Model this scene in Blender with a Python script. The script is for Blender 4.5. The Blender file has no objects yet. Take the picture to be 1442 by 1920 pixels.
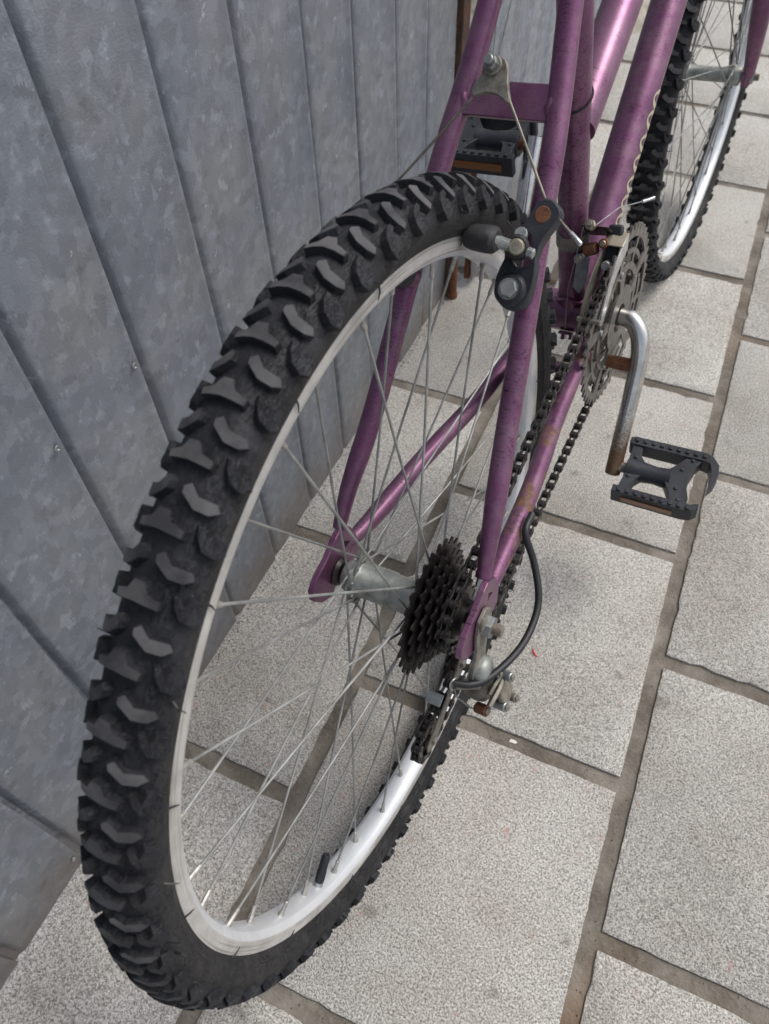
import bpy, math, random
from mathutils import Vector, Matrix, Quaternion
random.seed(7)
PI = math.pi
sc = bpy.context.scene
col = sc.collection

# ------------------------------------------------------------------ camera
CAM = Vector((0.293726, -0.170569, 0.859484))
CX = Vector((0.915077, 0.402660, -0.022333)); CY = Vector((0.310479, -0.738765, -0.598188)); CZ = Vector((-0.257365, 0.540454, -0.801045))
cam_d = bpy.data.cameras.new('camera'); cam = bpy.data.objects.new('camera', cam_d); col.objects.link(cam)
cam.matrix_world = Matrix.Translation(CAM) @ Matrix((CX, -CY, -CZ)).transposed().to_4x4()
cam_d.sensor_fit = 'HORIZONTAL'; cam_d.sensor_width = 36.0; cam_d.lens = 1396.54 / 1442 * 36.0
cam_d.clip_start = 0.02; cam_d.clip_end = 400
cam_d.dof.use_dof = True; cam_d.dof.focus_distance = 0.62; cam_d.dof.aperture_fstop = 14.0
sc.camera = cam

# ------------------------------------------------------------------ sky, sun, exposure
W = bpy.data.worlds.new('World'); sc.world = W; W.use_nodes = True
nt = W.node_tree; nt.nodes.clear()
sky = nt.nodes.new('ShaderNodeTexSky'); sky.sky_type = 'NISHITA'; sky.sun_disc = False
SUN_EL, SUN_AZ = math.radians(58), math.radians(50)     # azimuth from +Y towards +X
sky.sun_elevation = SUN_EL; sky.sun_rotation = SUN_AZ; sky.air_density = 1.0; sky.dust_density = 4.0; sky.ozone_density = 1.0
hs = nt.nodes.new('ShaderNodeHueSaturation'); hs.inputs['Saturation'].default_value = 0.42
bg = nt.nodes.new('ShaderNodeBackground'); bg.inputs['Strength'].default_value = 0.15
wo = nt.nodes.new('ShaderNodeOutputWorld')
nt.links.new(sky.outputs[0], hs.inputs['Color']); nt.links.new(hs.outputs[0], bg.inputs[0]); nt.links.new(bg.outputs[0], wo.inputs[0])
sl = bpy.data.lights.new('sun', 'SUN'); sl.energy = 1.4; sl.angle = math.radians(22); sl.color = (1.0, 0.955, 0.89)
so = bpy.data.objects.new('sun', sl); col.objects.link(so)
sd = Vector((math.sin(SUN_AZ) * math.cos(SUN_EL), math.cos(SUN_AZ) * math.cos(SUN_EL), math.sin(SUN_EL)))
so.rotation_euler = sd.to_track_quat('Z', 'Y').to_euler()
sc.view_settings.view_transform = 'Standard'; sc.view_settings.look = 'None'
sc.view_settings.exposure = 0.16; sc.view_settings.gamma = 1.0; sc.view_settings.use_curve_mapping = False

# ------------------------------------------------------------------ materials
def mat(name, color=(.5, .5, .5), rough=.5, metal=0.0, **kw):
    m = bpy.data.materials.new(name); m.use_nodes = True
    b = m.node_tree.nodes['Principled BSDF']
    b.inputs['Base Color'].default_value = (*color, 1); b.inputs['Roughness'].default_value = rough; b.inputs['Metallic'].default_value = metal
    for k, v in kw.items(): b.inputs[k.replace('_', ' ')].default_value = v
    return m
class G:
    """small node graph helper"""
    def __init__(s, m): s.m = m; s.t = m.node_tree; s.b = s.t.nodes['Principled BSDF']
    def n(s, typ, **kw):
        x = s.t.nodes.new('ShaderNode' + typ)
        for k, v in kw.items():
            if hasattr(x, k): setattr(x, k, v)
            else: x.inputs[k.replace('_', ' ')].default_value = v
        return x
    def l(s, a, b): s.t.links.new(a, b)
    def coord(s, kind='Object', scale=(1, 1, 1), loc=None, rand=False):
        tc = s.n('TexCoord'); mp = s.n('Mapping'); mp.inputs['Scale'].default_value = scale
        s.l(tc.outputs[kind], mp.inputs['Vector'])
        if rand:
            oi = s.n('ObjectInfo'); mu = s.n('Math', operation='MULTIPLY'); mu.inputs[1].default_value = 37.0
            s.l(oi.outputs['Random'], mu.inputs[0]); s.l(mu.outputs[0], mp.inputs['Location'])
        return mp.outputs[0]
    def noise(s, vec, scale, detail=3, rough=.55, dist=0.0):
        x = s.n('TexNoise'); x.inputs['Scale'].default_value = scale; x.inputs['Detail'].default_value = detail
        x.inputs['Roughness'].default_value = rough; x.inputs['Distortion'].default_value = dist; s.l(vec, x.inputs['Vector']); return x.outputs['Fac']
    def ramp(s, fac, stops):
        r = s.n('ValToRGB'); e = r.color_ramp.elements
        while len(e) < len(stops): e.new(.5)
        for i, (p, c) in enumerate(stops):
            e[i].position = p; e[i].color = (c, c, c, 1) if isinstance(c, (int, float)) else (*c, 1)
        s.l(fac, r.inputs[0]); return r.outputs[0]
    def mix(s, fac, a, b, mode='MIX'):
        x = s.n('Mix', data_type='RGBA', blend_type=mode)
        for sock, v in ((x.inputs[0], fac), (x.inputs[6], a), (x.inputs[7], b)):
            if isinstance(v, (int, float)): sock.default_value = v
            elif isinstance(v, tuple): sock.default_value = (*v, 1)
            else: s.l(v, sock)
        return x.outputs[2]
    def bump(s, h, strength=.5, dist=.001, normal=None):
        x = s.n('Bump'); x.inputs['Strength'].default_value = strength; x.inputs['Distance'].default_value = dist
        s.l(h, x.inputs['Height'])
        if normal is not None: s.l(normal, x.inputs['Normal'])
        s.l(x.outputs[0], s.b.inputs['Normal']); return x.outputs[0]
    def color(s, c): s.l(c, s.b.inputs['Base Color'])
    def rough(s, c): s.l(c, s.b.inputs['Roughness'])
    def metal(s, c): s.l(c, s.b.inputs['Metallic'])

def granite():
    m = mat('granite_slab', rough=.85); g = G(m); v = g.coord('Object', rand=True)
    f1 = g.noise(v, 520, 4, .7, .5); f2 = g.noise(v, 1100, 2, .6); f3 = g.noise(v, 9, 3)
    c = g.ramp(f1, [(.37, (.10, .097, .093)), (.45, (.28, .275, .266)), (.51, (.54, .535, .52)), (.60, (.78, .775, .76))])
    c = g.mix(g.ramp(f2, [(.35, .0), (.55, .35)]), c, (.58, .565, .54))
    oi = g.n('ObjectInfo'); tint = g.ramp(oi.outputs['Random'], [(0, (.92, .90, .87)), (.35, (1, .985, .955)), (.7, (.97, .95, .92)), (1, (.93, .915, .90))])
    c = g.mix(1.0, c, tint, 'MULTIPLY'); c = g.mix(1.0, c, g.ramp(f3, [(.3, (.90, .88, .86)), (.6, (1, 1, 1))]), 'MULTIPLY')
    sp = g.noise(v, 34, 2, .5); c = g.mix(g.ramp(sp, [(.66, .0), (.76, .45)]), c, (.16, .14, .12))
    dv = g.noise(v, 4.5, 5, .7, .6); c = g.mix(1.0, c, g.ramp(dv, [(.36, (.90, .89, .87)), (.52, (1, 1, 1))]), 'MULTIPLY')
    pk = g.noise(v, 70, 1, .5); c = g.mix(g.ramp(pk, [(.74, .0), (.78, .5)]), c, (.50, .30, .26))
    g.color(c); g.bump(g.ramp(f1, [(.35, 0), (.6, 1)]), .7, .0014); return m
def mortar():
    m = mat('mortar', rough=.9); g = G(m); v = g.coord('Object')
    a = g.noise(v, 14, 4, .6); b = g.noise(v, 160, 4, .7); e = g.noise(v, 3.2, 2)
    c = g.ramp(a, [(.32, (.095, .080, .064)), (.5, (.155, .136, .113)), (.68, (.27, .245, .212))])
    c = g.mix(g.ramp(b, [(.5, 0.), (.75, .5)]), c, (.26, .24, .21))
    c = g.mix(g.ramp(e, [(.6, 0.), (.72, .5)]), c, (.17, .095, .045))
    g.color(c); g.bump(b, 1.0, .003); return m
def galv(name='galvanised_sheet', k=1.0):
    m = mat(name, rough=.5, metal=.35); g = G(m); v = g.coord('Object', rand=True)
    vo = g.n('TexVoronoi'); vo.inputs['Scale'].default_value = 95; vo.inputs['Randomness'].default_value = 1
    wv = g.mix(.008, v, g.n('TexNoise', Scale=60.0).outputs['Color'], 'ADD'); g.l(wv, vo.inputs['Vector'])
    cell = g.ramp(vo.outputs['Color'], [(.0, .80), (.5, .95), (.85, 1.10), (1, 1.40)])
    big = g.noise(v, 7, 4, .6, 0.); med = g.noise(v, 80, 4, .65, 0.); fine = g.noise(v, 600, 2)
    c = g.ramp(big, [(.3, (.205 * k, .232 * k, .276 * k)), (.5, (.240 * k, .264 * k, .300 * k)), (.68, (.276 * k, .290 * k, .312 * k))])
    c = g.mix(1.0, c, cell, 'MULTIPLY')
    c = g.mix(g.ramp(med, [(.56, 0.), (.70, .55)]), c, (.38 * k, .42 * k, .48 * k))
    spl = g.noise(v, 70, 5, .7); c = g.mix(g.ramp(spl, [(.655, 0.), (.70, .6)]), c, (.52, .56, .60))
    dk = g.noise(v, 55, 3, .6); c = g.mix(g.ramp(dk, [(.60, 0.), (.75, .5)]), c, (.13, .135, .15))
    scv = g.coord('Object', (60, 90, 7), rand=True); scr = g.noise(scv, 3.0, 3, .6, 1.5); c = g.mix(g.ramp(scr, [(.69, 0.), (.72, .35)]), c, (.42, .43, .45))
    tc = g.n('TexCoord'); sx = g.n('SeparateXYZ'); g.l(tc.outputs['Object'], sx.inputs[0]); ng = g.noise(v, 12, 4, .7)
    mr = g.n('MapRange'); mr.inputs[1].default_value = .14; mr.inputs[2].default_value = .0; g.l(sx.outputs[2], mr.inputs[0])
    dm = g.n('Math', operation='MULTIPLY'); g.l(mr.outputs[0], dm.inputs[0]); g.l(ng, dm.inputs[1]); c = g.mix(g.ramp(dm.outputs[0], [(.08, 0.), (.55, .75)]), c, (.17, .135, .105))
    g.color(c); g.rough(g.ramp(med, [(.3, .42), (.7, .62)]))
    g.bump(g.mix(.35, big, fine), .35, .003); return m
def purple(name='purple_paint', rust=0.0):
    m = mat(name, rough=.38, metal=.6, Coat_Weight=.25, Coat_Roughness=.3); g = G(m); v = g.coord('Object')
    big = g.noise(v, 14, 3)
    c = g.ramp(big, [(.3, (.122, .033, .100)), (.7, (.200, .072, .160))])
    fx = g.noise(g.coord('Object', (1, 1, 1)), 900, 2); c = g.mix(g.ramp(fx, [(.45, 0.), (.7, .12)]), c, (.42, .28, .38))
    # fine scratches round the tube and chips
    sv = g.coord('Object', (40, 620, 620)); s1 = g.noise(sv, 1.0, 3, .55, .7); zone = g.noise(v, 11, 2)
    k = g.mix(1.0, g.ramp(s1, [(.57, 0.), (.62, 1.)]), g.ramp(zone, [(.44, 0.), (.52, 1.)]), 'MULTIPLY')
    c = g.mix(k, c, (.055, .018, .040))
    ch = g.noise(v, 520, 2, .5); zone2 = g.noise(v, 17, 2)
    k2 = g.mix(1.0, g.ramp(ch, [(.66, 0.), (.70, 1.)]), g.ramp(zone2, [(.46, 0.), (.58, 1.)]), 'MULTIPLY')
    c = g.mix(k2, c, (.030, .012, .022))
    du = g.noise(v, 45, 4, .7); c = g.mix(g.ramp(du, [(.40, .0), (.74, .42)]), c, (.28, .20, .225))
    r = g.noise(v, 24, 5, .75)
    lo = .70 - .25 * rust; k3 = g.ramp(r, [(lo, 0.), (lo + .07, 1.)])
    c = g.mix(k3, c, g.ramp(g.noise(v, 140, 3), [(.3, (.075, .036, .026)), (.7, (.19, .095, .058))]))
    g.color(c); g.metal(g.ramp(k3, [(0, .6), (1, .0)])); g.rough(g.ramp(k3, [(0, .38), (1, .85)]))
    g.bump(g.mix(.5, r, s1), .18 + .3 * rust, .0008); return m
def rubber(name, base, hi, crack=True, rough=.62):
    m = mat(name, rough=rough); g = G(m); v = g.coord('Object')
    a = g.noise(v, 26, 4, .6); b = g.noise(v, 420, 3, .6); g.b.inputs['Specular IOR Level'].default_value = .35
    c = g.ramp(a, [(.36, base), (.64, hi)])
    c = g.mix(g.ramp(b, [(.55, 0.), (.8, .30)]), c, (.13, .12, .115))
    if crack:
        vo = g.n('TexVoronoi', feature='DISTANCE_TO_EDGE'); vo.inputs['Scale'].default_value = 105
        wv = g.mix(.03, v, g.n('TexNoise', Scale=90.0, Detail=3.0).outputs['Color'], 'ADD'); g.l(wv, vo.inputs['Vector'])
        ck = g.ramp(vo.outputs['Distance'], [(.0, 0.), (.07, 1.)]); zz = g.ramp(g.noise(v, 50, 2), [(.50, 0.), (.64, 1.)])
        ck2 = g.mix(zz, ck, (1., 1., 1.))
        c = g.mix(1.0, c, g.ramp(ck2, [(0, .35), (1, 1.)]), 'MULTIPLY')
        g.bump(g.mix(.35, ck2, b), .8, .0016)
    else: g.bump(b, .3, .0006)
    g.color(c); return m
def worn_metal(name, c0, c1, rough=.35, metal=.9, rust=.0, scale=60, streak=None, bumps=.15):
    m = mat(name, rough=rough, metal=metal); g = G(m); v = g.coord('Object')
    if streak: vs = g.coord('Object', streak)
    else: vs = v
    a = g.noise(vs, scale, 4, .65); b = g.noise(v, 500, 2)
    c = g.ramp(a, [(.3, c0), (.7, c1)])
    if name == 'scuffed_brake_track':
        tc = g.n('TexCoord'); sx = g.n('SeparateXYZ'); g.l(tc.outputs['Object'], sx.inputs[0]); cb = g.n('CombineXYZ'); g.l(sx.outputs[1], cb.inputs[1]); g.l(sx.outputs[2], cb.inputs[2])
        ln = g.n('VectorMath', operation='LENGTH'); g.l(cb.outputs[0], ln.inputs[0]); mu = g.n('Math', operation='MULTIPLY'); mu.inputs[1].default_value = 700.; g.l(ln.outputs['Value'], mu.inputs[0])
        sc2 = g.n('VectorMath', operation='SCALE'); sc2.inputs['Scale'].default_value = 9.; g.l(cb.outputs[0], sc2.inputs[0]); s3 = g.n('SeparateXYZ'); g.l(sc2.outputs[0], s3.inputs[0]); c3 = g.n('CombineXYZ'); g.l(mu.outputs[0], c3.inputs[0]); g.l(s3.outputs[1], c3.inputs[1]); g.l(s3.outputs[2], c3.inputs[2])
        st_ = g.noise(c3.outputs[0], 1.0, 3, .6); c = g.mix(g.ramp(st_, [(.52, 0.), (.68, .75)]), c, (.20, .17, .14))
    if rust > 0:
        r = g.noise(v, 55, 5, .75, .5); lo = .74 - .36 * rust; k = g.ramp(r, [(lo, 0.), (lo + .1, 1.)])
        c = g.mix(k, c, g.ramp(g.noise(v, 300, 3), [(.3, (.07, .028, .015)), (.7, (.24, .10, .045))]))
        g.metal(g.ramp(k, [(0, metal), (1, .1)])); g.rough(g.ramp(k, [(0, rough), (1, .85)]))
    else: g.rough(g.ramp(a, [(.3, rough + .12), (.7, rough)]))
    g.color(c); g.bump(g.mix(.5, a, b), bumps, .0006); return m

def crank_metal():
    m = mat('chrome_turning_to_rust', rough=.2, metal=1.0); g = G(m); v = g.coord('Object')
    a = g.noise(v, 40, 4, .65); sp = g.noise(v, 420, 3, .7)
    tc = g.n('TexCoord'); sx = g.n('SeparateXYZ'); g.l(tc.outputs['Object'], sx.inputs[0])
    mr = g.n('MapRange'); mr.inputs[1].default_value = -.075; mr.inputs[2].default_value = -.185; g.l(sx.outputs[2], mr.inputs[0])
    ad = g.n('Math', operation='ADD'); g.l(mr.outputs[0], ad.inputs[0]); mu = g.n('Math', operation='MULTIPLY'); mu.inputs[1].default_value = .9; g.l(sp, mu.inputs[0]); g.l(mu.outputs[0], ad.inputs[1])
    k = g.ramp(ad.outputs[0], [(.55, 0.), (1.15 if False else .98, 1.)])
    c = g.ramp(a, [(.3, (.50, .50, .49)), (.7, (.74, .74, .72))]); c = g.mix(k, c, g.ramp(a, [(.3, (.10, .055, .032)), (.7, (.22, .145, .085))]))
    g.color(c); g.metal(g.ramp(k, [(0, 1.), (1, .5)])); g.rough(g.ramp(k, [(0, .2), (1, .5)])); g.bump(g.mix(.5, a, sp), .15, .0005); return m
M = dict(
    crankmetal=crank_metal(),
    granite=granite(), mortar=mortar(), galv=galv(), galv2=galv('weathered_galvanised_sheet', 1.22),
    purple=purple(), purple_rust=purple('rusty_purple_paint', .72),
    tire=rubber('black_rubber', (.0125, .0135, .0175), (.0225, .024, .0295)), sidewall=rubber('sidewall_rubber', (.012, .0125, .015), (.026, .0255, .027), True, .6),
    tread=rubber('worn_tread', (.034, .035, .040), (.105, .103, .106), False, .8),
    plastic=rubber('blue_grey_plastic', (.014, .016, .022), (.034, .038, .048), False, .5),
    black=mat('black_plastic', (.012, .013, .016), .5), softpad=rubber('brake_rubber', (.022, .022, .025), (.040, .039, .040), False, .6),
    alu=worn_metal('brushed_aluminium', (.66, .69, .73), (.82, .84, .87), .42, .6, 0, 30, None, .04),
    track=worn_metal('scuffed_brake_track', (.42, .415, .405), (.76, .755, .74), .40, .55, 0, 24, (1, 1, 1), .06),
    spoke=worn_metal('dull_spoke_steel', (.17, .175, .17), (.42, .43, .42), .58, .6, .2, 35),
    nipple=worn_metal('nickel', (.30, .29, .27), (.52, .50, .47), .5, .8, 0, 300),
    hub=worn_metal('oxidised_hub', (.15, .16, .15), (.42, .44, .42), .5, .55, .12, 60),
    cog=worn_metal('greasy_cog_steel', (.014, .012, .0125), (.056, .048, .048), .30, .75, 0, 150),
    chain=worn_metal('greasy_chain', (.030, .027, .027), (.095, .09, .088), .34, .8, 0, 160),
    ring=worn_metal('grimy_chainring', (.13, .12, .11), (.30, .28, .26), .42, .8, .2, 90),
    chrome=worn_metal('worn_chrome', (.50, .50, .49), (.78, .78, .76), .16, 1.0, .35, 40),
    rustchrome=worn_metal('rusty_chrome', (.28, .22, .17), (.50, .44, .36), .34, .8, .85, 60),
    steel=worn_metal('zinc_steel', (.20, .215, .22), (.40, .42, .42), .42, .7, .15, 90),
    dirty=worn_metal('dirty_steel', (.13, .12, .10), (.30, .28, .24), .55, .5, .2, 90),
    rust=worn_metal('rust', (.10, .040, .022), (.24, .105, .055), .85, .1, .9, 60, None, .5),
    postpaint=worn_metal('rusty_brown_post', (.055, .036, .028), (.115, .066, .046), .75, .05, .55, 30),
    bright=worn_metal('bright_steel', (.42, .43, .44), (.74, .75, .76), .26, .9, .12, 80),
    amber=mat('amber_reflector', (.17, .062, .012), .3, 0, Coat_Weight=.4), cream=mat('cream_decal', (.44, .39, .29), .5),
    decal=mat('decal_edge', (.05, .03, .04), .5), pink=mat('pink_plastic', (.62, .07, .10), .5), white=mat('white_scrap', (.62, .60, .55), .6),
    brown=mat('dry_leaf', (.10, .065, .03), .8), hanger=worn_metal('dull_cast_metal', (.12, .11, .095), (.30, .285, .25), .6, .5, .15, 140, None, .35),
    brass=worn_metal('yellowed_steel', (.30, .27, .20), (.46, .43, .34), .35, .85, 0, 90),
    dirtgrit=mat('dark_grit', (.05, .042, .035), .9),
    concrete=rubber('rough_concrete', (.22, .20, .165), (.40, .37, .31), False, .9),
)

# ------------------------------------------------------------------ geometry helpers
class MB:
    def __init__(s): s.v = []; s.f = []; s.m = []; s.mats = []
    def mi(s, m):
        m = M[m] if isinstance(m, str) else m
        if m not in s.mats: s.mats.append(m)
        return s.mats.index(m)
    def add(s, verts, faces, m):
        o = len(s.v); k = s.mi(m); s.v += [tuple(x) for x in verts]; s.f += [tuple(i + o for i in f) for f in faces]; s.m += [k] * len(faces); return s
    def tube(s, path, r, m, seg=12, caps=True, closed=False, flat=None):
        P = [Vector(p) for p in path]; n = len(P); rr = r if isinstance(r, (list, tuple)) else [r] * n
        T = []
        for i in range(n):
            a = P[(i - 1) % n] if (closed or i > 0) else P[i]; b = P[(i + 1) % n] if (closed or i < n - 1) else P[i]
            T.append((b - a).normalized())
        N = T[0].orthogonal().normalized(); vs = []
        for i in range(n):
            if i: N = (N - T[i] * N.dot(T[i])).normalized()
            Bn = T[i].cross(N)
            for k in range(seg):
                a = 2 * PI * k / seg; vs.append(P[i] + (N * math.cos(a) + Bn * math.sin(a)) * rr[i])
        fs = []
        for i in range(n if closed else n - 1):
            for k in range(seg):
                a = i * seg + k; b = i * seg + (k + 1) % seg; c = ((i + 1) % n) * seg + (k + 1) % seg; d = ((i + 1) % n) * seg + k; fs.append((a, b, c, d))
        if caps and not closed: fs.append(tuple(range(seg - 1, -1, -1))); fs.append(tuple((n - 1) * seg + k for k in range(seg)))
        return s.add(vs, fs, m)
    def rev(s, prof, m, seg=32, c=(0, 0, 0), axis=(1, 0, 0), closed=False):
        """revolve (along, radius) profile round the axis through c"""
        A = Vector(axis).normalized(); U = Vector((0, 1, 0)) if abs(A.x) > .9 else A.orthogonal().normalized(); U = (U - A * U.dot(A)).normalized(); V = A.cross(U); c = Vector(c)
        n = len(prof); vs = []
        for k in range(seg):
            a = 2 * PI * k / seg; d = U * math.cos(a) + V * math.sin(a)
            for (x, r) in prof: vs.append(c + A * x + d * r)
        fs = []
        for k in range(seg):
            k2 = (k + 1) % seg
            for i in range(n if closed else n - 1):
                j = (i + 1) % n; fs.append((k * n + i, k * n + j, k2 * n + j, k2 * n + i))
        return s.add(vs, fs, m)
    def cyl(s, a, b, r, m, seg=20, r2=None, bev=.0):
        a = Vector(a); b = Vector(b); L = (b - a).length; r2 = r if r2 is None else r2; e = bev or min(.0006, r * .2, L * .2)
        return s.rev([(0, 0.00001), (0, r - e), (e, r), (L - e, r2), (L, r2 - e), (L, 0.00001)], m, seg, a, b - a)
    def hexn(s, a, b, r, m): return s.cyl(a, b, r, m, 6)
    def prism(s, poly, o, U, V, N, h0, h1, m, top=None, inset=0.0, holes=None):
        """poly in (u, v); extruded along N from h0 to h1"""
        o = Vector(o); U = Vector(U); V = Vector(V); N = Vector(N); n = len(poly)
        cx = sum(p[0] for p in poly) / n; cy = sum(p[1] for p in poly) / n
        def ring(h, k): return [o + U * (cx + (x - cx) * k) + V * (cy + (y - cy) * k) + N * h for x, y in poly]
        vs = ring(h0, 1) + ring(h1 - inset, 1) + ring(h1, 1 - (inset * 25 if inset else 0)); fs = [tuple(range(n - 1, -1, -1)), tuple(range(2 * n, 3 * n))]
        for i in range(n):
            j = (i + 1) % n; fs += [(i, j, n + j, n + i), (n + i, n + j, 2 * n + j, 2 * n + i)]
        return s.add(vs, fs, m)
    def box(s, a, b, m, R=None, o=None):
        vs = [Vector((x, y, z)) for z in (a[2], b[2]) for y in (a[1], b[1]) for x in (a[0], b[0])]
        if R is not None: vs = [R @ v for v in vs]
        if o is not None: vs = [v + Vector(o) for v in vs]
        return s.add(vs, [(0, 2, 3, 1), (4, 5, 7, 6), (0, 1, 5, 4), (2, 6, 7, 3), (0, 4, 6, 2), (1, 3, 7, 5)], m)
    def ball(s, c, r, m, seg=16, sx=(1, 1, 1)):
        vs = []; fs = []; n = seg // 2; c = Vector(c)
        for i in range(n + 1):
            th = PI * i / n
            for k in range(seg):
                a = 2 * PI * k / seg; vs.append(c + Vector((r * sx[0] * math.sin(th) * math.cos(a), r * sx[1] * math.sin(th) * math.sin(a), r * sx[2] * math.cos(th))))
        for i in range(n):
            for k in range(seg): fs.append((i * seg + k, (i + 1) * seg + k, (i + 1) * seg + (k + 1) % seg, i * seg + (k + 1) % seg))
        return s.add(vs, fs, m)
    def mesh(s, name, smooth=40):
        me = bpy.data.meshes.new(name); me.from_pydata(s.v, [], s.f)
        for m in s.mats: me.materials.append(m)
        me.polygons.foreach_set('material_index', s.m); me.update()
        import bmesh
        bm = bmesh.new(); bm.from_mesh(me); bmesh.ops.remove_doubles(bm, verts=bm.verts, dist=1e-6); bmesh.ops.recalc_face_normals(bm, faces=bm.faces); bm.to_mesh(me); bm.free()
        if smooth:
            me.polygons.foreach_set('use_smooth', [True] * len(me.polygons)); me.set_sharp_from_angle(angle=math.radians(smooth))
        return me
    def obj(s, name, parent=None, loc=(0, 0, 0), smooth=40, bevel=0, **tags):
        o = bpy.data.objects.new(name, s.mesh(name, smooth)); col.objects.link(o); o.parent = parent; o.location = loc
        if bevel:
            b = o.modifiers.new('bevel', 'BEVEL'); b.width = bevel; b.segments = 2; b.limit_method = 'ANGLE'; b.angle_limit = math.radians(35)
        for k, v in tags.items(): o[k] = v
        return o
def empty(name, loc=(0, 0, 0), parent=None, **tags):
    o = bpy.data.objects.new(name, None); col.objects.link(o); o.location = loc; o.parent = parent; o.empty_display_size = .02
    for k, v in tags.items(): o[k] = v
    return o
def inst(me, name, parent, mw=None, loc=None):
    o = bpy.data.objects.new(name, me); col.objects.link(o); o.parent = parent
    if mw is not None: o.matrix_basis = mw
    if loc is not None: o.location = loc
    return o
def spline(pts, n=8):
    P = [Vector(p) for p in pts]; P = [2 * P[0] - P[1]] + P + [2 * P[-1] - P[-2]]; out = []
    for i in range(1, len(P) - 2):
        for k in range(n):
            t = k / n; a, b, c, d = P[i - 1:i + 3]
            out.append(.5 * ((2 * b) + (-a + c) * t + (2 * a - 5 * b + 4 * c - d) * t * t + (-a + 3 * b - 3 * c + d) * t ** 3))
    out.append(P[-2]); return out

# ------------------------------------------------------------------ ground
g = MB()
g.add([(-60, -60, -.0042), (60, -60, -.0042), (60, 120, -.0042), (-60, 120, -.0042)], [(0, 1, 2, 3)], 'mortar')
ground = g.obj('ground', smooth=0, kind='structure')
pav = empty('pavement', kind='structure')
JX, PX, PY = .0878, .3355, .3298
def slab_mesh(w, h, seed):
    """a split granite slab: uneven edge, slightly domed rim"""
    rnd = random.Random(seed); n = 22; pts = []
    def edge(ax, ay, bx, by):
        for k in range(n):
            t = k / n; j = rnd.uniform(-.0006, .0006) - (rnd.uniform(.0008, .0028) if rnd.random() < .06 else 0); nx, ny = (by - ay), -(bx - ax); L = math.hypot(nx, ny)
            pts.append((ax + (bx - ax) * t + nx / L * j, ay + (by - ay) * t + ny / L * j))
    edge(-w, -h, w, -h); edge(w, -h, w, h); edge(w, h, -w, h); edge(-w, h, -w, -h)
    N = len(pts); vs = []; fs = []
    for z, k in ((-.006, 1.0), (-.0012, 1.0), (0.0, .988)): vs += [(x * k, y * k, z + (0 if z < 0 else rnd.uniform(-.0003, .0003))) for x, y in pts]
    for L in range(2):
        for i in range(N): j = (i + 1) % N; fs.append((L * N + i, L * N + j, (L + 1) * N + j, (L + 1) * N + i))
    fs.append(tuple(range(2 * N, 3 * N)))
    b = MB(); b.add(vs, fs, 'granite'); return b.mesh('paving_slab', 50)
JW = .0185
variants = [slab_mesh((PX - JW) / 2, (PY - JW) / 2, k) for k in range(6)]
for i in range(-1, 9):
    x0 = JX + i * PX; off = .1679 if i % 2 == 0 else .0027
    if i % 2: off = .0030
    for j in range(-4, 13):
        y0 = -off + j * PY if i % 2 == 0 else off + j * PY
        cx, cy = x0 + PX / 2, y0 + PY / 2
        if cy < -1.2 or cy > 3.9: continue
        o = inst(random.choice(variants), 'paving_slab', pav, loc=(cx, cy, random.uniform(-.0006, .0006)))
        o.rotation_euler = (random.uniform(-.0015, .0015), random.uniform(-.0015, .0015), random.choice((0, PI)) + random.uniform(-.002, .002))
# wide slabs-coloured paving carrying on beyond the ones laid singly
far = MB()
for (a, b, c, d) in ((JX + 8.98 * PX, -8, 14, 20), (-14, 4.0, JX + 8.98 * PX - .01, 20), (-14, -8, JX + 8.98 * PX - .01, -1.35)):
    far.add([(a, b, 0), (c, b, 0), (c, d, 0), (a, d, 0)], [(0, 1, 2, 3)], 'granite')
far.obj('distant_paving', smooth=0, kind='structure')

# grit and sand gathered along the joints and scattered on the slabs
gr = MB(); rg = random.Random(5)
for q in range(2600):
    if rg.random() < .78:
        if rg.random() < .5: x = JX + rg.choice((0, 0, 1, 1, 2)) * PX + rg.gauss(0, .0052); y = rg.uniform(-.5, 1.6)
        else:
            i = rg.choice((-1, 0, 0, 1, 1, 2)); x = JX + i * PX + rg.uniform(0, PX); y = (-.1679 if i % 2 == 0 else .0030) + rg.randint(-1, 4) * PY + rg.gauss(0, .0052)
        z = -.0040
    else: x = rg.uniform(-.08, 1.0); y = rg.uniform(-.4, 1.5); z = 0.0
    r = rg.uniform(.0003, .0012) if z < 0 else rg.uniform(.0003, .0008); a = rg.uniform(0, 6)
    vs = [(x + r * math.cos(a + k * 2.1) * rg.uniform(.7, 1.2), y + r * math.sin(a + k * 2.1) * rg.uniform(.7, 1.2), z) for k in range(3)] + [(x, y, z + r * rg.uniform(.6, 1.1))]
    gr.add(vs, [(0, 1, 3), (1, 2, 3), (2, 0, 3)], rg.choice(('mortar', 'concrete', 'dirtgrit')))
for q in range(900):
    y = rg.uniform(-.4, 1.1); x = -.0905 + .0088 * y + .002 + abs(rg.gauss(0, .0045)); r = rg.uniform(.0004, .0016); a = rg.uniform(0, 6)
    vs = [(x + r * math.cos(a + k * 2.1) * rg.uniform(.7, 1.2), y + r * math.sin(a + k * 2.1) * rg.uniform(.7, 1.2), .0) for k in range(3)] + [(x, y, r * rg.uniform(.5, 1.0))]
    gr.add(vs, [(0, 1, 3), (1, 2, 3), (2, 0, 3)], rg.choice(('mortar', 'dirtgrit', 'dirtgrit')))
gr.obj('grit', smooth=0, kind='stuff')
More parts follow.
